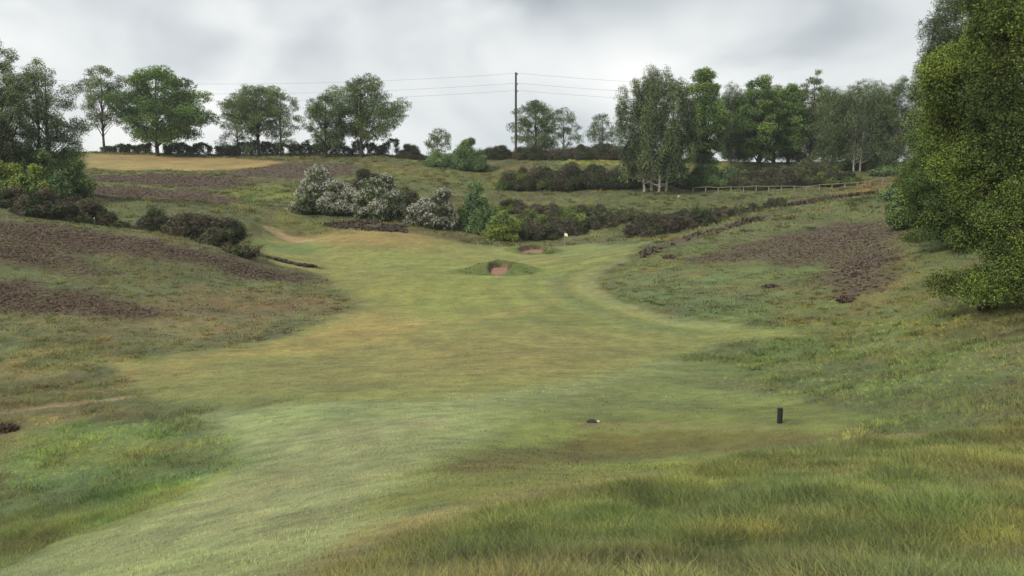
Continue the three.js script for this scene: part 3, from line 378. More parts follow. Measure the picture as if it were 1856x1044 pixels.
const FORMS = {
  // spray, sprays in a middling crown, leaf masses, their size, how far in they start, flatness, bark, leaf tones, widest at
  oak: { s: 'leafy', n: 6000, k: 58, cr: 0.33, in: 0.2, flat: 0.62, bark: BARK, c: [[0.172, 0.276, 0.067], [0.217, 0.322, 0.078], [0.131, 0.217, 0.060]], name: 'oak_tree', cat: 'tree', wide: 0.38 },
  oakopen: { s: 'open', n: 4100, k: 44, cr: 0.29, in: 0.2, flat: 0.7, bark: BARK, c: [[0.176, 0.251, 0.084], [0.217, 0.284, 0.095], [0.140, 0.206, 0.075]], name: 'broadleaf_tree', cat: 'tree', wide: 0.5 },
  airy: { s: 'open', n: 2000, k: 34, cr: 0.27, in: 0.15, flat: 0.7, bark: BARK, c: [[0.187, 0.247, 0.105], [0.224, 0.284, 0.120], [0.149, 0.209, 0.093]], name: 'open_tree', cat: 'tree', wide: 0.5 },
  birch: { s: 'small', n: 7600, k: 66, cr: 0.27, in: 0.15, flat: 0.95, bark: BIRCH, c: [[0.164, 0.224, 0.090], [0.198, 0.258, 0.099], [0.131, 0.185, 0.078]], name: 'birch_tree', cat: 'tree', wide: 0.36 },
  loose: { s: 'small', n: 6000, k: 72, cr: 0.22, in: 0.1, flat: 0.85, bark: BARK, c: [[0.224, 0.291, 0.140], [0.271, 0.337, 0.160], [0.178, 0.243, 0.123]], name: 'birch_tree', cat: 'tree', wide: 0.3 },
  weeping: { s: 'small', n: 9000, k: 125, cr: 0.15, in: 0.15, flat: 1.9, bark: BIRCH, c: [[0.172, 0.232, 0.101], [0.209, 0.269, 0.108], [0.138, 0.194, 0.090]], name: 'birch_tree', cat: 'tree', wide: 0.55 },
  oaknear: { s: 'near', n: 23000, k: 140, cr: 0.21, in: 0.25, flat: 0.8, bark: BARK, c: [[0.230, 0.316, 0.060], [0.276, 0.356, 0.067], [0.172, 0.247, 0.057]], name: 'oak_tree', cat: 'tree', wide: 0.6 },
};
const TREES = [
  ["loose",-57.33,-104.0,17.68,4.64,3.51,0.12,1,"tall narrow birch at the left edge rising above its neighbour"],
  ["loose",-56.1,-110.0,16.15,5.44,5.7,0.1,2,"broad loose birch beside the yellow field at the left edge"],
  ["airy",-85.4,-193.0,18.74,5.09,6.02,0.3,1,"airy pale trunked tree between the left birches and the round oak"],
  ["oak",-73.94,-192.0,18.63,9.33,11.75,0.2,1,"broad round dense oak standing alone on the skyline"],
  ["airy",-57.43,-193.0,12.81,5.09,4.86,0.12,1,"low leaning ivy clad tree at the left end of the skyline clump"],
  ["oakopen",-53.57,-195.0,15.61,6.78,6.32,0.38,1,"tallest tree of the skyline clump next to the lone oak"],
  ["airy",-48.88,-194.0,14.33,3.49,5.12,0.15,1,"slim ivy clad tree at the right end of the skyline clump"],
  ["oakopen",-39.34,-194.0,13.49,5.12,6.4,0.2,1,"small dark tree just left of the tall spreading skyline tree"],
  ["oakopen",-31.77,-194.0,17.4,6.17,9.66,0.22,1,"tall spreading tree with visible boughs above the hawthorns"],
  ["airy",-15.44,-192.0,6.97,3.23,3.46,0.15,1,"small pale sapling in the middle of the skyline"],
  ["oakopen",5.36,-203.0,12.88,6.58,4.38,0.12,1,"dark tree directly beside the utility pole"],
  ["airy",11.51,-204.0,11.12,4.65,3.92,0.12,1,"open tree right of the one beside the utility pole"],
  ["airy",20.61,-212.0,10.25,3.82,3.82,0.2,1,"faint pale tree peeping out left of the weeping birch"],
  ["weeping",25.08,-160.0,20.61,7.72,7.52,0.09,4,"large weeping birch with several white stems"],
  ["oak",36.44,-176.0,21.3,4.24,4.45,0.15,1,"dark tree crowding behind the weeping birch"],
  ["birch",44.99,-190.0,17.44,4.57,4.8,0.15,1,"thin dull tree behind the rail fence with sky showing through it"],
  ["oak",50.09,-186.0,19.43,5.14,4.92,0.14,1,"bright green tree behind the middle of the rail fence"],
  ["oak",57.08,-190.0,17.63,3.65,4.11,0.14,1,"yellowish topped tree next to the tallest slender one in the far row"],
  ["airy",62.28,-192.0,20.26,3.46,3.69,0.2,1,"slender tree standing highest in the far row behind the fence"],
  ["birch",63.87,-182.0,16.55,4.81,5.47,0.1,1,"dull green birch between the slender tree and the white stemmed one"],
  ["birch",64.54,-172.0,17.18,6.0,8.27,0.16,2,"spreading birch with thin white stems at the end of the fence"],
  ["birch",50.21,-200.0,16.24,5.53,5.53,0.08,1,"dull tree filling the gap between the thin tree and the bright green one"],
  ["oakopen",57.78,-203.0,17.46,5.12,4.88,0.08,1,"darker tree just behind the bright green one"],
  ["birch",63.38,-203.0,16.72,4.88,5.12,0.06,1,"dull tree behind the slender far tree"],
  ["oakopen",69.08,-204.0,16.97,4.53,4.9,0.06,1,"dark tree right of the slender far tree"],
  ["birch",73.96,-186.0,16.41,5.03,5.59,0.06,1,"pale topped birch between the white stemmed one and the half hidden one"],
  ["birch",69.27,-166.0,17.71,4.19,4.59,0.1,1,"birch half hidden behind the grey green tall tree"],
  ["birch",49.25,-104.0,24.79,6.03,5.53,0.12,2,"tall grey green birch rising out of the frame behind the oaks"],
  ["oak",34.38,-68.0,15.01,5.87,4.96,0.03,1,"full dark oak with low skirts behind the nearest oak"],
  ["oaknear",26.74,-44.0,17.93,6.2,5.39,0.02,1,"nearest oak filling the right edge with bright young leaves"]
];            // form, x, z, height, reach left, reach right, crown base, stems, label
TREES.forEach(([form, x, z, h, wl, wr, cb, stems, label, group], n) => {
  const f = FORMS[form], r = rngOf(700 + n * 13), y0 = heightPlain(x, z) - 0.1, close = -z < 80, t = thing(f.name, label, f.cat, [x, y0, z], 0, group);
  const R = (wl + wr) / 2, off = (wr - wl) / 2, bulge = [...Array(9)].map(() => (close ? 0.7 + 0.5 * r() : 0.8 + 0.36 * r()));
  const prof = (s) => { const w = f.wide; return s < w ? lerp(form === 'weeping' || cb < 0.13 ? 0.82 : 0.6, 1, Math.sin((s / w) * 1.57)) : Math.pow(Math.max(0, 1 - ((s - w) / (1.02 - w)) ** 2), form === 'birch' || form === 'loose' ? 0.75 : 0.5); };
  const K = close && form !== 'oaknear' ? Math.round(f.k * 2) : f.k, cr0 = f.cr * Math.min(R, h * 0.42) * (close && form !== 'oaknear' ? 0.7 : 1), clusters = [], size = clamp((R * h) / 110, 0.25, 1.5);
  for (let i = 0; i < K; i++) {
    let best = null, far = -1;
    for (let tr = 0; tr < 7; tr++) {
      const s = Math.pow(r(), 0.85), a = r() * 6.283, lobe = bulge[((a / 6.283) * 8.99) | 0], rr = Math.sqrt(lerp(f.in, 1, r())), e = Math.max(0.1, R * prof(s) * lobe - cr0 * 0.55) * rr;
      const p = new THREE.Vector3(off * (0.3 + 0.7 * (1 - s)) + Math.cos(a) * e, h * lerp(cb, 1, s) - cr0 * 0.55 * s, Math.sin(a) * e * 0.92);
      let d = Infinity; for (const c of clusters) d = Math.min(d, p.distanceToSquared(c.p)); if (d > far) { far = d; best = p; }
    }
    clusters.push({ p: best, r: cr0 * (0.7 + 0.6 * r()), c: f.c[(r() * f.c.length) | 0], v: 0.72 + 0.56 * r() });
  }
  if (form === 'oaknear') for (const [a, b, c] of [[-5.4, 2.2, 5.6], [-4.7, 3.4, 5.9], [-5.9, 4.3, 5.0], [-4.4, 1.3, 6.3], [-3.6, 2.6, 6.4], [-5.2, 5.6, 5.2]]) clusters.push({ p: new THREE.Vector3(a, b, c), r: cr0 * 0.62, c: f.c[0], v: 0.9 });   // the low bough that hangs towards the tee
  // stems and boughs
  const wood = [];
  for (let s = 0; s < stems; s++) {
    const bx = stems > 1 ? (s - (stems - 1) / 2) * R * 0.16 + (r() - 0.5) * 0.4 : 0, bz = stems > 1 ? (r() - 0.5) * 1.2 : 0, lean = stems > 1 ? bx * 0.8 : (r() - 0.5) * 0.08 * h, r0 = h * (form.startsWith('oak') ? 0.026 : f.bark === BIRCH ? 0.012 : 0.017);
    const pts = [0, 0.12, 0.35, 0.6, 0.85].map((q, i) => new THREE.Vector3(bx + lean * q + off * q * 0.5 + (i ? (r() - 0.5) * 0.03 * h * q : 0), q * h, bz + (i ? (r() - 0.5) * 0.03 * h : 0)));
    const own = clusters.filter((_, i) => i % stems === s), curve = new THREE.CatmullRomCurve3(pts), parts = [limb(pts, r0, r0 * 0.2, 10, 8)];
    for (const c of own) {
      const q = clamp((c.p.y / h) * 0.62 - 0.02 + r() * 0.12, Math.min(cb * 0.8, 0.25), 0.84) / 0.85, a = curve.getPoint(q), m = a.clone().lerp(c.p, 0.5); m.y += (r() - 0.3) * 0.05 * h; m.x += (r() - 0.5) * 0.04 * h; m.z += (r() - 0.5) * 0.04 * h;
      parts.push(limb([a, m, c.p], r0 * lerp(0.36, 0.16, q), r0 * 0.04, 4, 5));
    }
    const g = mergeGeometries(parts); g.computeBoundingSphere(); mesh('trunk', g, f.bark, t); void wood;
  }
  // crown
  const per = (close && form !== 'oaknear' ? 16000 : form === 'oaknear' ? f.n : f.n * size) / K, list = [];
  for (const c of clusters) {
    const N = Math.round(per * (c.r / cr0) ** 1.6);
    for (let i = 0; i < N; i++) {
      const a = r() * 6.283, e = r() * 2 - 1, q = Math.sqrt(1 - e * e), rr = c.r * Math.pow(r(), 0.42), v = c.v * (0.8 + 0.4 * r()), k = 0.75 + 0.5 * r();
      const hang = form === 'weeping' ? 1 : 0, x1 = c.p.x + Math.cos(a) * q * rr, y1 = c.p.y + e * rr * f.flat - hang * 0.8, z1 = c.p.z + Math.sin(a) * q * rr; if (y1 < 0.25 + hang * (1.3 + 1.6 * r())) continue;
      list.push([x1, y1, z1, hang ? (r() - 0.5) * 0.3 : (r() - 0.5) * 1.2, r() * 6.283, hang ? (r() - 0.5) * 0.3 : (r() - 0.5) * 1.2, k, hang ? k * 1.5 : k, k, c.c[0] * v, c.c[1] * v, c.c[2] * v]);
    }
  }
  copies('crown', close ? SPRAYS.near : SPRAYS[f.s], LEAF, list, t);
});
const BUSHES = [
  ["green",-54.99,-105.0,5.93,7.6,"rounded green shrub at the foot of the left birches"],
  ["green",-52.79,-108.0,6.65,6.19,"dark green shrub below the broad left birch, next to the yellow field"],
  ["yellowgreen",-53.88,-98.0,4.91,5.33,"pale yellow green shrub at the left edge under the tall birch"],
  ["yellowgreen",-50.84,-98.0,4.59,2.96,"small light green shrub in front of the left birches"],
  ["gorse",-52.68,-96.0,1.87,5.8,"brownish scrub bush at the left edge above the heather"],
  ["gorse",-47.45,-93.0,2.53,5.91,"dark gorse bush at the top of the left heather slope"],
  ["gorse",-44.58,-94.0,2.99,6.43,"dense blackish gorse bush beside the white stakes"],
  ["gorse",-48.6,-92.0,2.17,3.34,"small rusty gorse bush between two darker ones on the left slope"],
  ["gorse",-37.05,-95.0,2.44,4.44,"left end bush of the dark gorse clump above the heather nose"],
  ["gorse",-33.2,-93.0,3.29,5.48,"tallest middle bush of the dark gorse clump above the heather nose"],
  ["gorse",-29.52,-92.0,3.77,5.09,"right end bush of the dark gorse clump above the heather nose"],
  ["gorse",-28.67,-88.5,1.71,3.77,"lower dark gorse bush spilling onto the heather nose"],
  ["brown",-26.36,-87.0,1.14,4.08,"brown bush at the tip of the heather nose"],
  ["gorse",-40.36,-93.0,0.65,2.03,"low dark bush just right of the white stakes"],
  ["hawthorn",-25.65,-127.0,6.32,8.91,"leftmost hawthorn heavy with white blossom"],
  ["hawthorn",-18.16,-124.0,6.6,6.9,"white blossomed hawthorn second from the left in the hawthorn row"],
  ["hawthornpale",-10.54,-122.5,5.69,6.53,"greyish half flowered hawthorn closest to the fairway"],
  ["brown",-21.14,-133.0,5.73,6.43,"olive bush peering over the gap between the two white hawthorns"],
  ["brown",-15.29,-131.0,4.51,5.94,"bare brown bush between white and greyish hawthorns"],
  ["green",-5.0,-125.0,6.25,5.76,"tall green bush next to the greyish hawthorn"],
  ["yellowgreen",-1.49,-122.5,4.12,5.06,"yellow green broom bush before the dark gorse"],
  ["gorse",2.62,-127.0,2.6,6.63,"dark low gorse bush behind the far bunker"],
  ["gorse",-0.23,-128.0,1.64,5.44,"dark gorse tuft under the yellow green broom"],
  ["gorse",8.11,-131.0,2.41,6.36,"gorse bush directly behind the flag"],
  ["gorsegreen",5.93,-136.0,2.09,6.18,"low flecked gorse bush upslope just left of the flag"],
  ["yellowgreen",10.1,-139.0,1.44,4.71,"small yellow green bush in the gorse hollow above the flag"],
  ["gorsegreen",15.32,-143.0,1.33,6.49,"flecked gorse bush behind the bush left of the big dark mound"],
  ["gorsegreen",2.51,-138.0,2.48,5.43,"flecked gorse bush between the green scrub and the one left of the flag"],
  ["gorsegreen",4.9,-142.0,2.71,7.74,"greenish gorse bush upslope of the flag"],
  ["gorsegreen",11.58,-145.0,1.87,7.9,"bright flecked gorse bush in the hollow above the flag"],
  ["gorsegreen",0.18,-147.0,1.99,6.67,"green scrub bush upslope of the yellow green broom"],
  ["gorse",12.99,-134.0,2.27,6.09,"gorse bush left of the big dark mound above the green"],
  ["brown",17.84,-139.0,1.99,7.99,"brown gorse bush at the back left of the big dark mound"],
  ["gorse",18.8,-122.0,3.42,7.55,"left half of the big dark gorse mound beside the green"],
  ["gorse",23.82,-122.0,2.91,8.58,"right half of the big dark gorse mound beside the green"],
  ["brown",30.06,-130.0,2.01,6.45,"brown gorse bush uphill right of the big dark mound"],
  ["brown",35.18,-134.0,1.77,6.24,"brown gorse bush on the ridge shoulder"],
  ["brown",39.8,-138.0,1.94,4.67,"small dark bush highest on the ridge shoulder"],
  ["heathclump",15.96,-92.0,0.54,1.4,"single small black heather clump on the flank of the right ridge"],
  ["heathclump",20.49,-71.0,0.32,1.91,"straggling dark heather clump midway down the right slope"],
  ["heathclump",22.32,-60.0,0.58,1.36,"small dark heather clump below the brown sheet on the right slope"],
  ["heathclump",24.33,-46.0,0.55,1.02,"dark heather tussock under the nearest oak"],
  ["heathclump",23.35,-47.0,0.17,0.43,"tiny dark tussock below the oaks"],
  ["heathclump",-19.7,-34.5,0.4,1.12,"low dark bush at the left edge beside the dirt track"],
  ["gorsegreen",1.2,-166.0,4.78,6.7,"yellowish gorse bush at the left end of the ridge thicket"],
  ["gorsegreen",5.77,-168.0,4.28,6.58,"second bush from the left of the ridge thicket, flecked green"],
  ["gorse",10.21,-166.0,4.63,8.2,"dark gorse bush in the middle of the ridge thicket"],
  ["gorse",15.2,-166.0,4.61,8.0,"blackish gorse bush right of the middle of the ridge thicket"],
  ["gorse",20.08,-165.0,4.32,7.66,"dark gorse bush at the foot of the weeping birch"],
  ["gorsegreen",29.38,-170.0,3.06,8.19,"green scrub behind the white stems of the weeping birch"],
  ["green",34.08,-163.0,3.77,8.35,"dark green shrub at the left end of the rail fence"],
  ["green",39.46,-165.0,3.71,8.25,"dark shrub under the tree gap behind the rail fence"],
  ["brown",42.43,-163.0,3.33,8.84,"brown bracken mound behind the rail fence"],
  ["brown",48.7,-165.0,3.79,9.24,"broad brown mound below the bright green tree"],
  ["brown",55.83,-168.0,4.19,9.61,"russet brown mound below the slender far tree"],
  ["gorsegreen",57.14,-163.0,2.95,8.34,"green brown mound left of the thin white stems"],
  ["green",67.61,-178.0,2.63,8.56,"dark shrub behind the thin white stems"],
  ["green",67.68,-165.0,1.57,7.44,"dark green shrub at the far right end of the fence"],
  ["green",47.28,-110.0,2.9,5.64,"leafy shrub at the foot of the tall grey green birch"],
  ["yellowgreen",39.03,-88.0,5.23,5.23,"bright leafy shrub in front of the tall grey green birch"],
  ["green",-8.85,-184.0,6.53,7.52,"dark green rounded bush on the skyline left of the pole"],
  ["brown",-21.41,-195.0,3.34,5.38,"brown scrub bush right of the tall spreading skyline tree"],
  ["green",-14.3,-186.0,3.15,6.7,"low dark shrub below the pale skyline sapling"],
  ["gorse",-3.36,-200.0,3.31,7.56,"dark skyline hedge bush left of the utility pole foot"],
  ["gorse",3.24,-200.0,3.13,7.8,"dark skyline bush under the tree beside the pole"],
  ["gorse",9.24,-200.0,2.7,7.8,"low dark skyline bush with a sky notch beside it"],
  ["gorse",14.88,-200.0,3.63,7.8,"dark skyline bush below the open tree"],
  ["gorse",20.04,-200.0,3.97,7.8,"dark skyline bush touching the weeping birch"],
  ["gorse",25.45,-200.0,3.21,8.4,"dark bush behind the crown of the weeping birch"]
];          // kind, x, z, height, width, label
const KINDS = {
  gorse: { s: 'spike', n: 190, c: [[0.136, 0.177, 0.083], [0.224, 0.201, 0.130], [0.271, 0.236, 0.165], [0.177, 0.230, 0.094]], name: 'gorse_bush', cat: 'bush' },
  gorsegreen: { s: 'spike', n: 170, c: [[0.237, 0.315, 0.105], [0.355, 0.467, 0.125], [0.211, 0.230, 0.125], [0.267, 0.237, 0.163]], name: 'gorse_bush', cat: 'bush' },
  brown: { s: 'spike', n: 160, c: [[0.291, 0.262, 0.157], [0.218, 0.228, 0.122], [0.256, 0.295, 0.130], [0.182, 0.175, 0.116]], name: 'scrub_bush', cat: 'bush' },
  green: { s: 'small', n: 190, c: [[0.236, 0.356, 0.138], [0.312, 0.439, 0.165], [0.183, 0.278, 0.127]], name: 'leafy_shrub', cat: 'shrub' },
  yellowgreen: { s: 'small', n: 190, c: [[0.369, 0.459, 0.091], [0.301, 0.406, 0.105], [0.212, 0.301, 0.099]], name: 'leafy_shrub', cat: 'shrub' },
  hawthorn: { s: 'small', n: 150, c: [[0.139, 0.196, 0.071], [0.176, 0.231, 0.085]], name: 'hawthorn_bush', cat: 'hawthorn', bloom: 92 },
  hawthornpale: { s: 'small', n: 130, c: [[0.156, 0.179, 0.100], [0.186, 0.214, 0.114]], name: 'hawthorn_bush', cat: 'hawthorn', bloom: 48 },
};
BUSHES.forEach(([kind, x, z, h, w, label, group], n) => {
  const r = rngOf(2100 + n * 7), y0 = groundY(x, z);
  if (kind === 'heathclump') {
    const t = thing('heather_clump', label, 'heather clump', [x, y0, z]), list = [], N = Math.round(12 + w * 14);
    for (let i = 0; i < N; i++) { const a = r() * 6.283, q = Math.sqrt(r()), v = 0.6 + 0.4 * r(), c = HEATH_TONES[3]; list.push([Math.cos(a) * q * w * 0.42, -0.06, Math.sin(a) * q * w * 0.3, 0, r() * 6, 0, 0.45 + 0.3 * r(), h * (1 - 0.5 * q * q) * (0.85 + 0.3 * r()), 0.45 + 0.3 * r(), c[0] * v, c[1] * v, c[2] * v]); }
    copies('foliage', heathGeo, TWIG, list, t); mesh('stem', limb([[0, -0.1, 0], [0.03, h * 0.3, 0.02], [0.05, h * 0.55, 0]].map((p) => new THREE.Vector3(...p)), 0.03, 0.008, 4, 5), STEM, t); return;
  }
  const f = KINDS[kind], t = thing(f.name, label, f.cat, [x, y0 - 0.05, z], 0, group), R = w / 2, K = Math.round(clamp(w * 4.2 + h * 2.4, 12, 56)), clusters = [], stems = [];
  const cr0 = Math.min(R * 0.30, h * 0.28, 1.05);
  for (let i = 0; i < K; i++) {
    let best = null, far = -1;
    for (let tr = 0; tr < 6; tr++) {
      const a = r() * 6.283, q = Math.sqrt(r()), lobe = 0.72 + 0.5 * noise(Math.cos(a) * 1.7 + n * 3.3, Math.sin(a) * 1.7, 141), top = h * Math.pow(1 - 0.8 * q * q, 0.6) * (0.62 + 0.55 * noise(Math.cos(a) * q * 2.2 + n * 5.1, Math.sin(a) * q * 2.2, 143)) * (0.85 + 0.2 * r()), s = Math.pow(r(), 0.6), p = new THREE.Vector3(Math.cos(a) * q * (R - cr0 * 0.5) * lobe, Math.max(cr0 * 0.4, top * s - cr0 * 0.5), Math.sin(a) * q * (R - cr0 * 0.5) * 0.8 * lobe);
      let d = Infinity; for (const c of clusters) d = Math.min(d, p.distanceToSquared(c.p)); if (d > far) { far = d; best = p; }
    }
    clusters.push({ p: best, r: cr0 * (0.5 + 0.95 * r()), c: f.c[(r() * f.c.length) | 0], bloom: r() < 0.3 ? 0.15 : 0.6 + r() * 1.5 });
    if (i % 2 === 0) stems.push(limb([new THREE.Vector3((r() - 0.5) * R * 0.3, -0.1, (r() - 0.5) * R * 0.3), best.clone().multiplyScalar(0.5).add(new THREE.Vector3(0, 0.1 * h, 0)), best], 0.02 + 0.012 * h, 0.01, 4, 5));
  }
  mesh('stem', mergeGeometries(stems), STEM, t);
  const list = [], bloom = [], per = Math.round(f.n * clamp(cr0 / 0.85, 0.4, 1.3) ** 1.6);
  for (const c of clusters) for (let i = 0; i < per; i++) {
    const a = r() * 6.283, e = r() * 2 - 1, q = Math.sqrt(1 - e * e), rr = c.r * Math.pow(r(), 0.42) * (r() < 0.1 ? 1.3 : 1), v = 0.7 + 0.6 * r(), k = 0.7 + 0.5 * r(), y1 = c.p.y + e * rr * 0.85; if (y1 < 0.08) continue;
    list.push([c.p.x + Math.cos(a) * q * rr, y1, c.p.z + Math.sin(a) * q * rr, (r() - 0.5) * 1.4, r() * 6.283, (r() - 0.5) * 1.4, k, k, k, c.c[0] * v, c.c[1] * v, c.c[2] * v]);
    if (f.bloom && i < f.bloom * c.bloom) { const b = r() * 6.283, e2 = Math.pow(r(), 0.6) * 1.4 - 0.4, q2 = Math.sqrt(Math.max(0, 1 - e2 * e2)), s = c.r * (0.92 + 0.2 * r()), bv = 0.62 + 0.16 * r(); bloom.push([c.p.x + Math.cos(b) * q2 * s, c.p.y + e2 * s * 0.85, c.p.z + Math.sin(b) * q2 * s, r() * 6, r() * 6, r() * 6, 0.8, 0.8, 0.8, bv, bv * 1.0, bv * 0.86]); }
  }
  copies('foliage', SPRAYS[f.s], f.s === 'spike' ? TWIG : LEAF, list, t);
  if (bloom.length) copies('blossom', SPRAYS.flower, LEAF, bloom, t);
});
const HEDGES = [
  [-87.64,-81.5,-197.0,2.11,"clipped hedge length below the airy skyline tree"],
  [-81.5,-77.26,-197.0,1.92,"looser hedge length just left of the lone oak trunk"],
  [-74.43,-64.28,-197.0,2.52,"hedge length right of the lone oak trunk"],
  [-63.33,-54.12,-197.0,2.87,"hedge length under the left of the skyline clump"],
  [-53.88,-43.48,-197.0,2.92,"hedge length under the right of the skyline clump"],
  [-43.48,-34.03,-197.0,2.86,"ragged hedge length below the small dark skyline tree"],
  [-34.03,-24.35,-197.0,3.07,"hedge length below the tall spreading tree"]
];          // from x, to x, z, height, label
HEDGES.forEach(([x0, x1, z, h, label], n) => {
  const r = rngOf(3300 + n), cx = (x0 + x1) / 2, w = x1 - x0, y0 = heightPlain(cx, z), t = thing('hedge', label, 'hedge', [cx, y0, z], 0, 'field hedge along the skyline'), list = [], stems = [];
  for (let i = 0; i < w * 95; i++) {
    const u = (r() - 0.5) * w, top = h * (0.25 + 1.25 * fbm((cx + u) * 0.35, n * 3, 121, 4)), s = lerp(0.04, 1, Math.pow(r(), 0.7)), c = [0.12, 0.16, 0.075], v = 0.7 + 0.6 * r(); if (noise((cx + u) * 0.7, 5.5, 131) < 0.2 && s < 0.8) continue;
    list.push([u, top * s + heightPlain(cx + u, z) - y0, (r() - 0.5) * 1.5, (r() - 0.5) * 1.4, r() * 6, (r() - 0.5) * 1.4, 1, 1, 1, c[0] * v, c[1] * v, c[2] * v]);
  }
  for (let u = -w / 2 + 0.4; u < w / 2; u += 0.9) { const yy = heightPlain(cx + u, z) - y0; stems.push(limb([[u, yy - 0.1, 0], [u + (r() - 0.5) * 0.3, yy + h * 0.4, 0.1], [u + (r() - 0.5) * 0.6, yy + h * 0.75, 0]].map((p) => new THREE.Vector3(...p)), 0.06, 0.02, 3, 5)); }
  copies('foliage', SPRAYS.leafy, LEAF, list, t); mesh('stem', mergeGeometries(stems), STEM, t);
});

// ------------------------------------------------------------------ made things
const woodGrey = std(0.36, 0.33, 0.27, 0.9, { map: barkTexture(false) }), black = std(0.008, 0.008, 0.009, 0.9), white = std(0.72, 0.72, 0.68, 0.7), paleWood = std(0.18, 0.155, 0.115, 0.9);
const lathe = (pts, n = 14) => new THREE.LatheGeometry(pts.map(([a, b]) => new THREE.Vector2(a, b)), n);
{ // black post on the tee
  const [x, z] = MARKS.post, t = thing('tee_post', 'short black post standing alone on the tee', 'post', [x, groundY(x, z) - 0.02, z]);
  mesh('shaft', lathe([[0, 0], [0.086, 0], [0.086, 0.44], [0.08, 0.47], [0, 0.47]], 18), black, t);
  mesh('cap', lathe([[0, 0.471], [0.09, 0.471], [0.092, 0.5], [0.08, 0.515], [0, 0.52]], 18), black, t);
}
{ // low tee marker: a dark sleeper end with a pale plate beside it
  const [x, z] = MARKS.marker, t = thing('tee_marker', 'low dark tee marker block with a pale end lying on the tee', 'tee marker', [x, groundY(x, z), z], 0.1);
  const s = new THREE.Shape(); s.moveTo(-0.16, -0.02); s.lineTo(0.12, -0.02); s.lineTo(0.12, 0.05); s.quadraticCurveTo(0.08, 0.1, 0, 0.105); s.quadraticCurveTo(-0.13, 0.11, -0.16, 0.04); s.closePath();
  const g = new THREE.ExtrudeGeometry(s, { depth: 0.12, bevelEnabled: true, bevelSize: 0.012, bevelThickness: 0.012, bevelSegments: 2 }); g.translate(-0.02, 0, -0.06); mesh('block', g, std(0.035, 0.034, 0.036, 0.8), t);
  const e = lathe([[0, -0.01], [0.05, 0], [0.058, 0.03], [0.035, 0.062], [0, 0.07]], 12); e.translate(0.2, 0, 0); mesh('pale_end', e, std(0.42, 0.38, 0.3, 0.8), t);
}
{ // flagstick
  const [x, z] = MARKS.flag, t = thing('flagstick', 'thin flagstick with a small white flag on the far green', 'flagstick', [x, groundY(x, z), z]);
  mesh('pole', lathe([[0, -0.1], [0.011, -0.1], [0.009, 1.98], [0, 2]], 8), std(0.4, 0.4, 0.36, 0.6), t);
  const g = new THREE.PlaneGeometry(0.42, 0.4, 12, 6), p = g.attributes.position; for (let i = 0; i < p.count; i++) { const u = p.getX(i) + 0.21, v = p.getY(i); p.setXYZ(i, u * 0.92 + 0.014, 1.72 + v * (1 - u * 0.35) - u * u * 0.55, Math.sin(u * 11) * 0.05 * u + 0.02 * Math.sin(v * 9 + u * 6)); } g.computeVertexNormals();
  mesh('flag', g, std(0.74, 0.74, 0.58, 0.85, { side: THREE.DoubleSide }), t);
}
const stakeLabels = ['leftmost of the white stakes beside the black gorse', 'second white stake from the left beside the black gorse', 'third stake from the left, grey, before the green scrub', 'rightmost grey stake at the edge of the dark gorse clump'];
MARKS.stakes.forEach(([x, z], i) => { const t = thing('fence_stake', stakeLabels[i], 'stake', [x, groundY(x, z), z]); mesh('shaft', lathe([[0, -0.1], [0.06, -0.1], [0.055, 0.78], [0, 0.86]], 8), i < 2 ? white : paleWood, t); });
{ const [x, z] = MARKS.white_post, t = thing('marker_post', 'small pale marker post left of the ridge thicket', 'post', [x, groundY(x, z), z]); mesh('shaft', lathe([[0, -0.1], [0.14, -0.1], [0.13, 1.0], [0, 1.1]], 10), paleWood, t); }
{ const [x, z] = MARKS.white_stone, t = thing('marker_stone', 'tiny whitish stone on the slope left of the rail fence', 'stone', [x, groundY(x, z), z]); const g = new THREE.IcosahedronGeometry(0.2, 2), p = g.attributes.position; for (let i = 0; i < p.count; i++) { const k = 0.8 + 0.4 * noise(p.getX(i) * 5 + 3, p.getZ(i) * 5 + p.getY(i) * 4, 7); p.setXYZ(i, p.getX(i) * k, p.getY(i) * k + 0.08, p.getZ(i) * k); } g.computeVertexNormals(); mesh('stone', g, std(0.45, 0.44, 0.34, 0.9), t); }
{ // rail fence
  const [[ax, az], [bx, bz]] = MARKS.fence, n = 15, t = thing('rail_fence', 'low pale wooden rail fence below the far row of trees', 'fence', [ax, groundY(ax, az), az]), y0 = groundY(ax, az);
  const post = new THREE.BoxGeometry(0.16, 1.2, 0.13); let prev = null;
  for (let i = 0; i <= n; i++) {
    const x = lerp(ax, bx, i / n), z = lerp(az, bz, i / n), y = groundY(x, z) - y0 + 0.05 * Math.sin(i * 2.7), o = mesh('post', post, paleWood, t); o.position.set(x - ax, y + 0.46, z - az); o.rotation.z = 0.03 * Math.sin(i * 5.1);
    const p = new THREE.Vector3(x - ax, y + 0.96, z - az + 0.12);
    if (prev) { const l = p.distanceTo(prev), m = mesh('rail', new THREE.BoxGeometry(l - 0.02, 0.1, 0.06), paleWood, t); m.position.copy(p).add(prev).multiplyScalar(0.5); m.rotation.z = Math.atan2(p.y - prev.y, p.x - prev.x); }
    prev = p;
  }
}
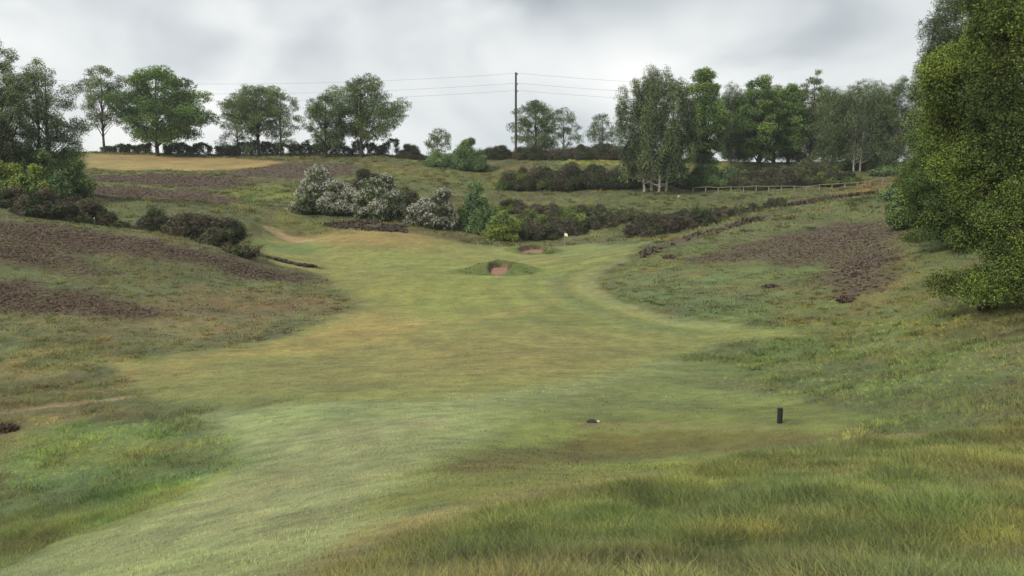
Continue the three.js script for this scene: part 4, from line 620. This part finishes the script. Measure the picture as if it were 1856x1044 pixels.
const fieldLabels = ['leftmost thin pale stake among the brown scrub behind the rail fence', 'second thin pale stake from the left behind the rail fence', 'third thin pale stake from the left, below the bright green tree', 'rightmost thin pale stake, on the russet mound behind the fence'];
MARKS.field_posts.forEach(([x, z], i) => { const t = thing('fence_stake', fieldLabels[i], 'stake', [x, groundY(x, z), z + 3]); mesh('shaft', lathe([[0, -0.3], [0.07, -0.3], [0.065, 1.35], [0, 1.42]], 8), paleWood, t); });
{ // utility pole and its wires
  const [x, z, h] = MARKS.pole, y0 = heightPlain(x, z), t = thing('utility_pole', 'tall wooden utility pole on the skyline', 'utility pole', [x, y0 - 0.3, z]);
  mesh('shaft', lathe([[0, 0], [0.27, 0], [0.2, h + 0.2], [0.16, h + 0.3], [0, h + 0.3]], 12), std(0.13, 0.11, 0.09, 1, { map: barkTexture(false) }), t);
  const [ys] = MARKS.wires, porcelain = std(0.10, 0.06, 0.045, 0.35), wire = std(0.16, 0.16, 0.17, 0.6);
  const names = ['top', 'middle', 'lowest'];
  ys.forEach((y, i) => {
    const ly = y - (y0 - 0.3), ins = mesh('insulator', lathe([[0, -0.16], [0.07, -0.16], [0.13, -0.06], [0.07, -0.02], [0.13, 0.05], [0.07, 0.09], [0.05, 0.16], [0, 0.16]], 12), porcelain, t); ins.position.set(0.36, ly, 0);
    const arm = mesh('bracket', new THREE.BoxGeometry(0.26, 0.06, 0.06), porcelain, t); arm.position.set(0.24, ly - 0.19, 0);
    for (const s of [-1, 1]) {
      const pts = [], span = 122, sag = s < 0 ? 2.1 : 2.7; for (let k = 0; k <= 40; k++) { const d = (k / 40) * 186, q = (d % span) / span; pts.push(new THREE.Vector3(s * d, -4 * sag * q * (1 - q), -d * 0.03)); }
      const o = mesh('power_line', new THREE.TubeGeometry(new THREE.CatmullRomCurve3(pts), 90, 0.019, 5), wire); o.position.set(x + 0.36, y + 0.17, z);
      tag(o, `${names[i]} power line running ${s < 0 ? 'left' : 'right'} from the utility pole`, 'power line', 'power lines on the utility pole');
    }
  });
}
renderer.render(scene, camera);
